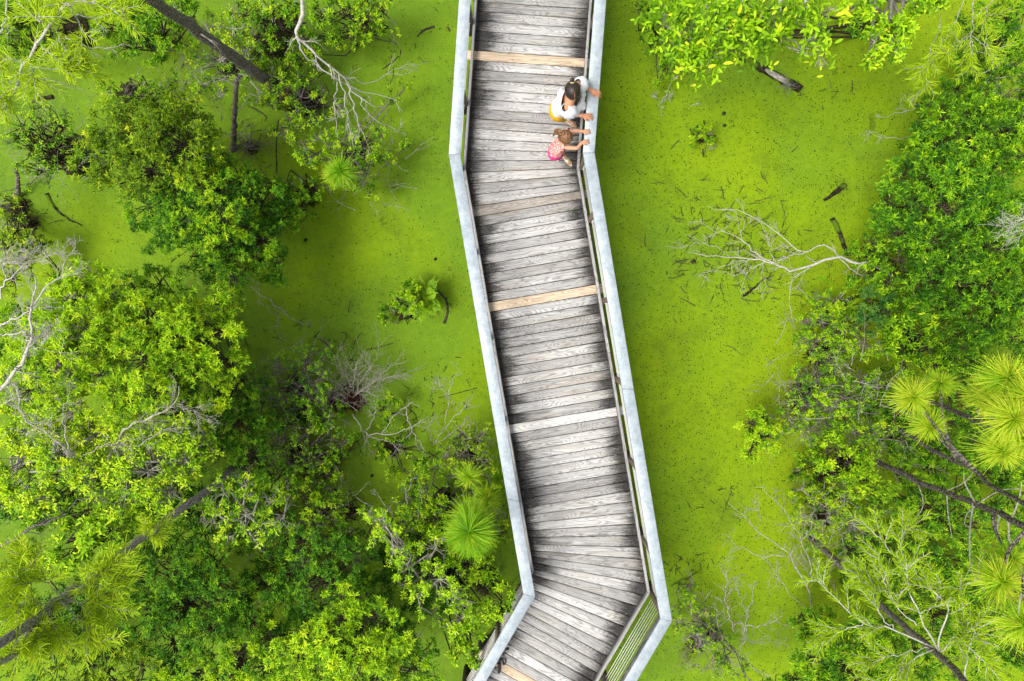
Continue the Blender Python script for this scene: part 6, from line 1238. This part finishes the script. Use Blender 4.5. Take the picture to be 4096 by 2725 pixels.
# --- child
cl_ = P(2226, 610, DECK); Ch = thing('person', 'small child in coral patterned top and pink shorts gripping the rail', 'person', tuple(cl_))
H = P(2222, 604, 1.74); Cc = P(2240, 578, 1.96); N_ = P(2252, 560, 2.10); hd = P(2262, 548, 2.25); nk = P(2256, 555, 2.15)
SL, SR = P(2268, 530, 2.06), P(2250, 589, 2.06); sh = nrm((SL - SR) * [1, 1, 0]); fw = np.array([sh[1], -sh[0], 0])
eL, wL, tL = P(2308, 524, 2.14), P(2332, 526, 2.315), P(2356, 526, 2.295)
eR, wR, tR = P(2309, 594, 2.14), P(2328, 570, 2.315), P(2352, 566, 2.295)
hL, hR = H + sh * .06 - [0, 0, .04], H - sh * .06 - [0, 0, .04]
fR, fL = P(2254, 617, DECK + .05), P(2198, 600, DECK + .05)
kR, kL = (hR + fR) / 2 + fw * .03, (hL + fL) / 2 + fw * .03
toR, toL = fR + nrm(np.array([.6, -.8, 0])) * .1 - [0, 0, .03], fL + nrm(np.array([.5, -.6, 0])) * .1 - [0, 0, .03]
vs = [H, Cc, N_, nk, hd, SL, eL, wL, SR, eR, wR, hL, kL, fL, toL, hR, kR, fR, toR]
ed = [(0, 1), (1, 2), (2, 3), (3, 4), (2, 5), (5, 6), (6, 7), (2, 8), (8, 9), (9, 10), (0, 11), (11, 12), (12, 13), (13, 14), (0, 15), (15, 16), (16, 17), (17, 18)]
ra = [(.085, .075), (.085, .07), (.06, .05), .035, .04, .036, .028, .021, .036, .028, .021, .058, .038, .027, (.027, .016), .058, .038, .027, (.027, .016)]
skinned('body', vs, ed, ra, M['skin_child'], Ch)
hand(Ch, wL, tL, .125, M['skin_child'], 1); hand(Ch, wR, tR, .125, M['skin_child'], 1)
s_, f_, u_, hh = head(Ch, hd, (.85, -.30, -.42), (.35, -.1, .93), .108, M['skin_child'], M['hair_blond'], 'tail')
g = Geo(); b = hd - f_ * .06 + u_ * .085; out = []
for k in range(46):                                             # pony tail strands falling back from the crown
    a = rng.uniform(-.9, .9); q = b + s_ * .01 * a; out.append((poly([q, q - f_ * .05 + u_ * .02 + s_ * a * .02, q - f_ * .10 - u_ * .05 + s_ * a * .04, q - f_ * .10 - u_ * .14 + s_ * a * .05], 7), np.linspace(.007, .003, 7)))
tubes_of(g, out, 5); g.build('pony_tail', M['hair_blond'], Ch, True)
g = Geo(); g.tubes([poly([b + s_ * .018, b - f_ * .018 + u_ * .01, b - s_ * .018], 8)], [[.006] * 8], 6); g.build('hair_tie', M['coral_print'], Ch, True)
g = Geo(); up = nrm(N_ - H)
loft(g, [(H + (Cc - H) * .22, sh * .122, fw * .112), (H + (Cc - H) * .5, sh * .112, fw * .100), (Cc, sh * .112, fw * .092), (Cc + (N_ - Cc) * .5, sh * .105, fw * .082), (Cc + (N_ - Cc) * .85, sh * .080, fw * .065), (Cc + (N_ - Cc) * 1.0, sh * .055, fw * .05)], 34, [.05, .03, .02, .02, .02, .01])
for a_, e_ in ((SL, eL), (SR, eR)):
    d = nrm(e_ - a_); q = nrm(np.cross(d, [0, 0, 1.])); r_ = np.cross(q, d); loft(g, [(a_ - d * .04, q * .035, r_ * .035), (a_, q * .050, r_ * .050), (a_ + d * .035, q * .056, r_ * .056)], 20, [.02, .05, .10])
g.build('top', M['coral_print'], Ch, True)
g = Geo(); loft(g, [(H + up * .08, sh * .108, fw * .098), (H, sh * .124, fw * .114), (H - [0, 0, .04], sh * .122, fw * .110), (H - [0, 0, .10], sh * .120, fw * .105)], 28, [.01, .01, .015, .02])
for h_, k_ in ((hL, kL), (hR, kR)):
    d = nrm(k_ - h_); loft(g, [(h_, sh * .066, fw * .082), (h_ + d * .08, sh * .066, fw * .078), (h_ + d * .14, sh * .066, fw * .074)], 22, [.01, .02, .03])
g.build('shorts', M['pink_cloth'], Ch, True)
shoe(Ch, fR, toR, 'white_sole', 'gold_strap', .036); shoe(Ch, fL, toL, 'white_sole', 'gold_strap', .036)

# --- camera gear on the deck by the lower left rail
gb = P(2000, 2640, DECK); G_ = thing('camera_gimbal', 'small black camera stabiliser with straps lying on the deck beside the lower left rail', 'camera gear', tuple(gb))
def at(px, py, z=.02): return P(px, py, DECK + z)
g = Geo(); g.tubes([poly([at(1996, 2652, .03), at(1997, 2672, .028), at(1995, 2692, .025)], 6)], [[.026, .027, .024, .024, .024, .020]], 10); g.build('grip', M['black_plastic'], G_, True)
g = Geo(); g.tubes([poly([at(1975, 2655, .05), at(1990, 2640, .05), at(2004, 2618, .05)], 8)], [[.018] * 8], 8); g.build('arm', M['grey_plastic'], G_, True)
g = Geo(); g.box(at(1992, 2640, .055), nrm(np.array([.8, .6, 0])), nrm(np.array([-.6, .8, 0])), (0, 0, 1), .105, .070, .06, .008); bo = g.build('camera_body', M['black_plastic'], G_)
g = Geo(); g.tubes([[at(2006, 2626, .05), at(2013, 2617, .05)]], [[.030, .028]], 14); l_ = g.build('lens', M['grey_plastic'], G_, True); l_.parent = bo
g = Geo(); g.tubes([[at(1988, 2645, .084), at(1988, 2645, .09)]], [[.012, .010]], 10); r_ = g.build('button', M['red_dot'], G_); r_.parent = bo
g = Geo(); g.tubes([poly([at(2004, 2630, .03), at(2020, 2636, .035), at(2022, 2652, .02), at(2014, 2660, .01), at(2012, 2645, .02), at(2006, 2636, .03)], 16)], [[.010] * 16], 6); g.tubes([poly([at(1985, 2655, .03), at(1976, 2668, .02), at(1986, 2672, .01), at(1996, 2660, .02)], 12)], [[.009] * 12], 6); g.build('strap', M['black_plastic'], G_, True)
g = Geo(); g.box(at(2022, 2598, .02), nrm(np.array([1, .18, 0])), nrm(np.array([-.18, 1, 0])), (0, 0, 1), .105, .034, .022, .004); tag(g.build('battery_grip', M['black_plastic'], None), 'flat black bar on the deck just above the camera stabiliser', 'camera gear')
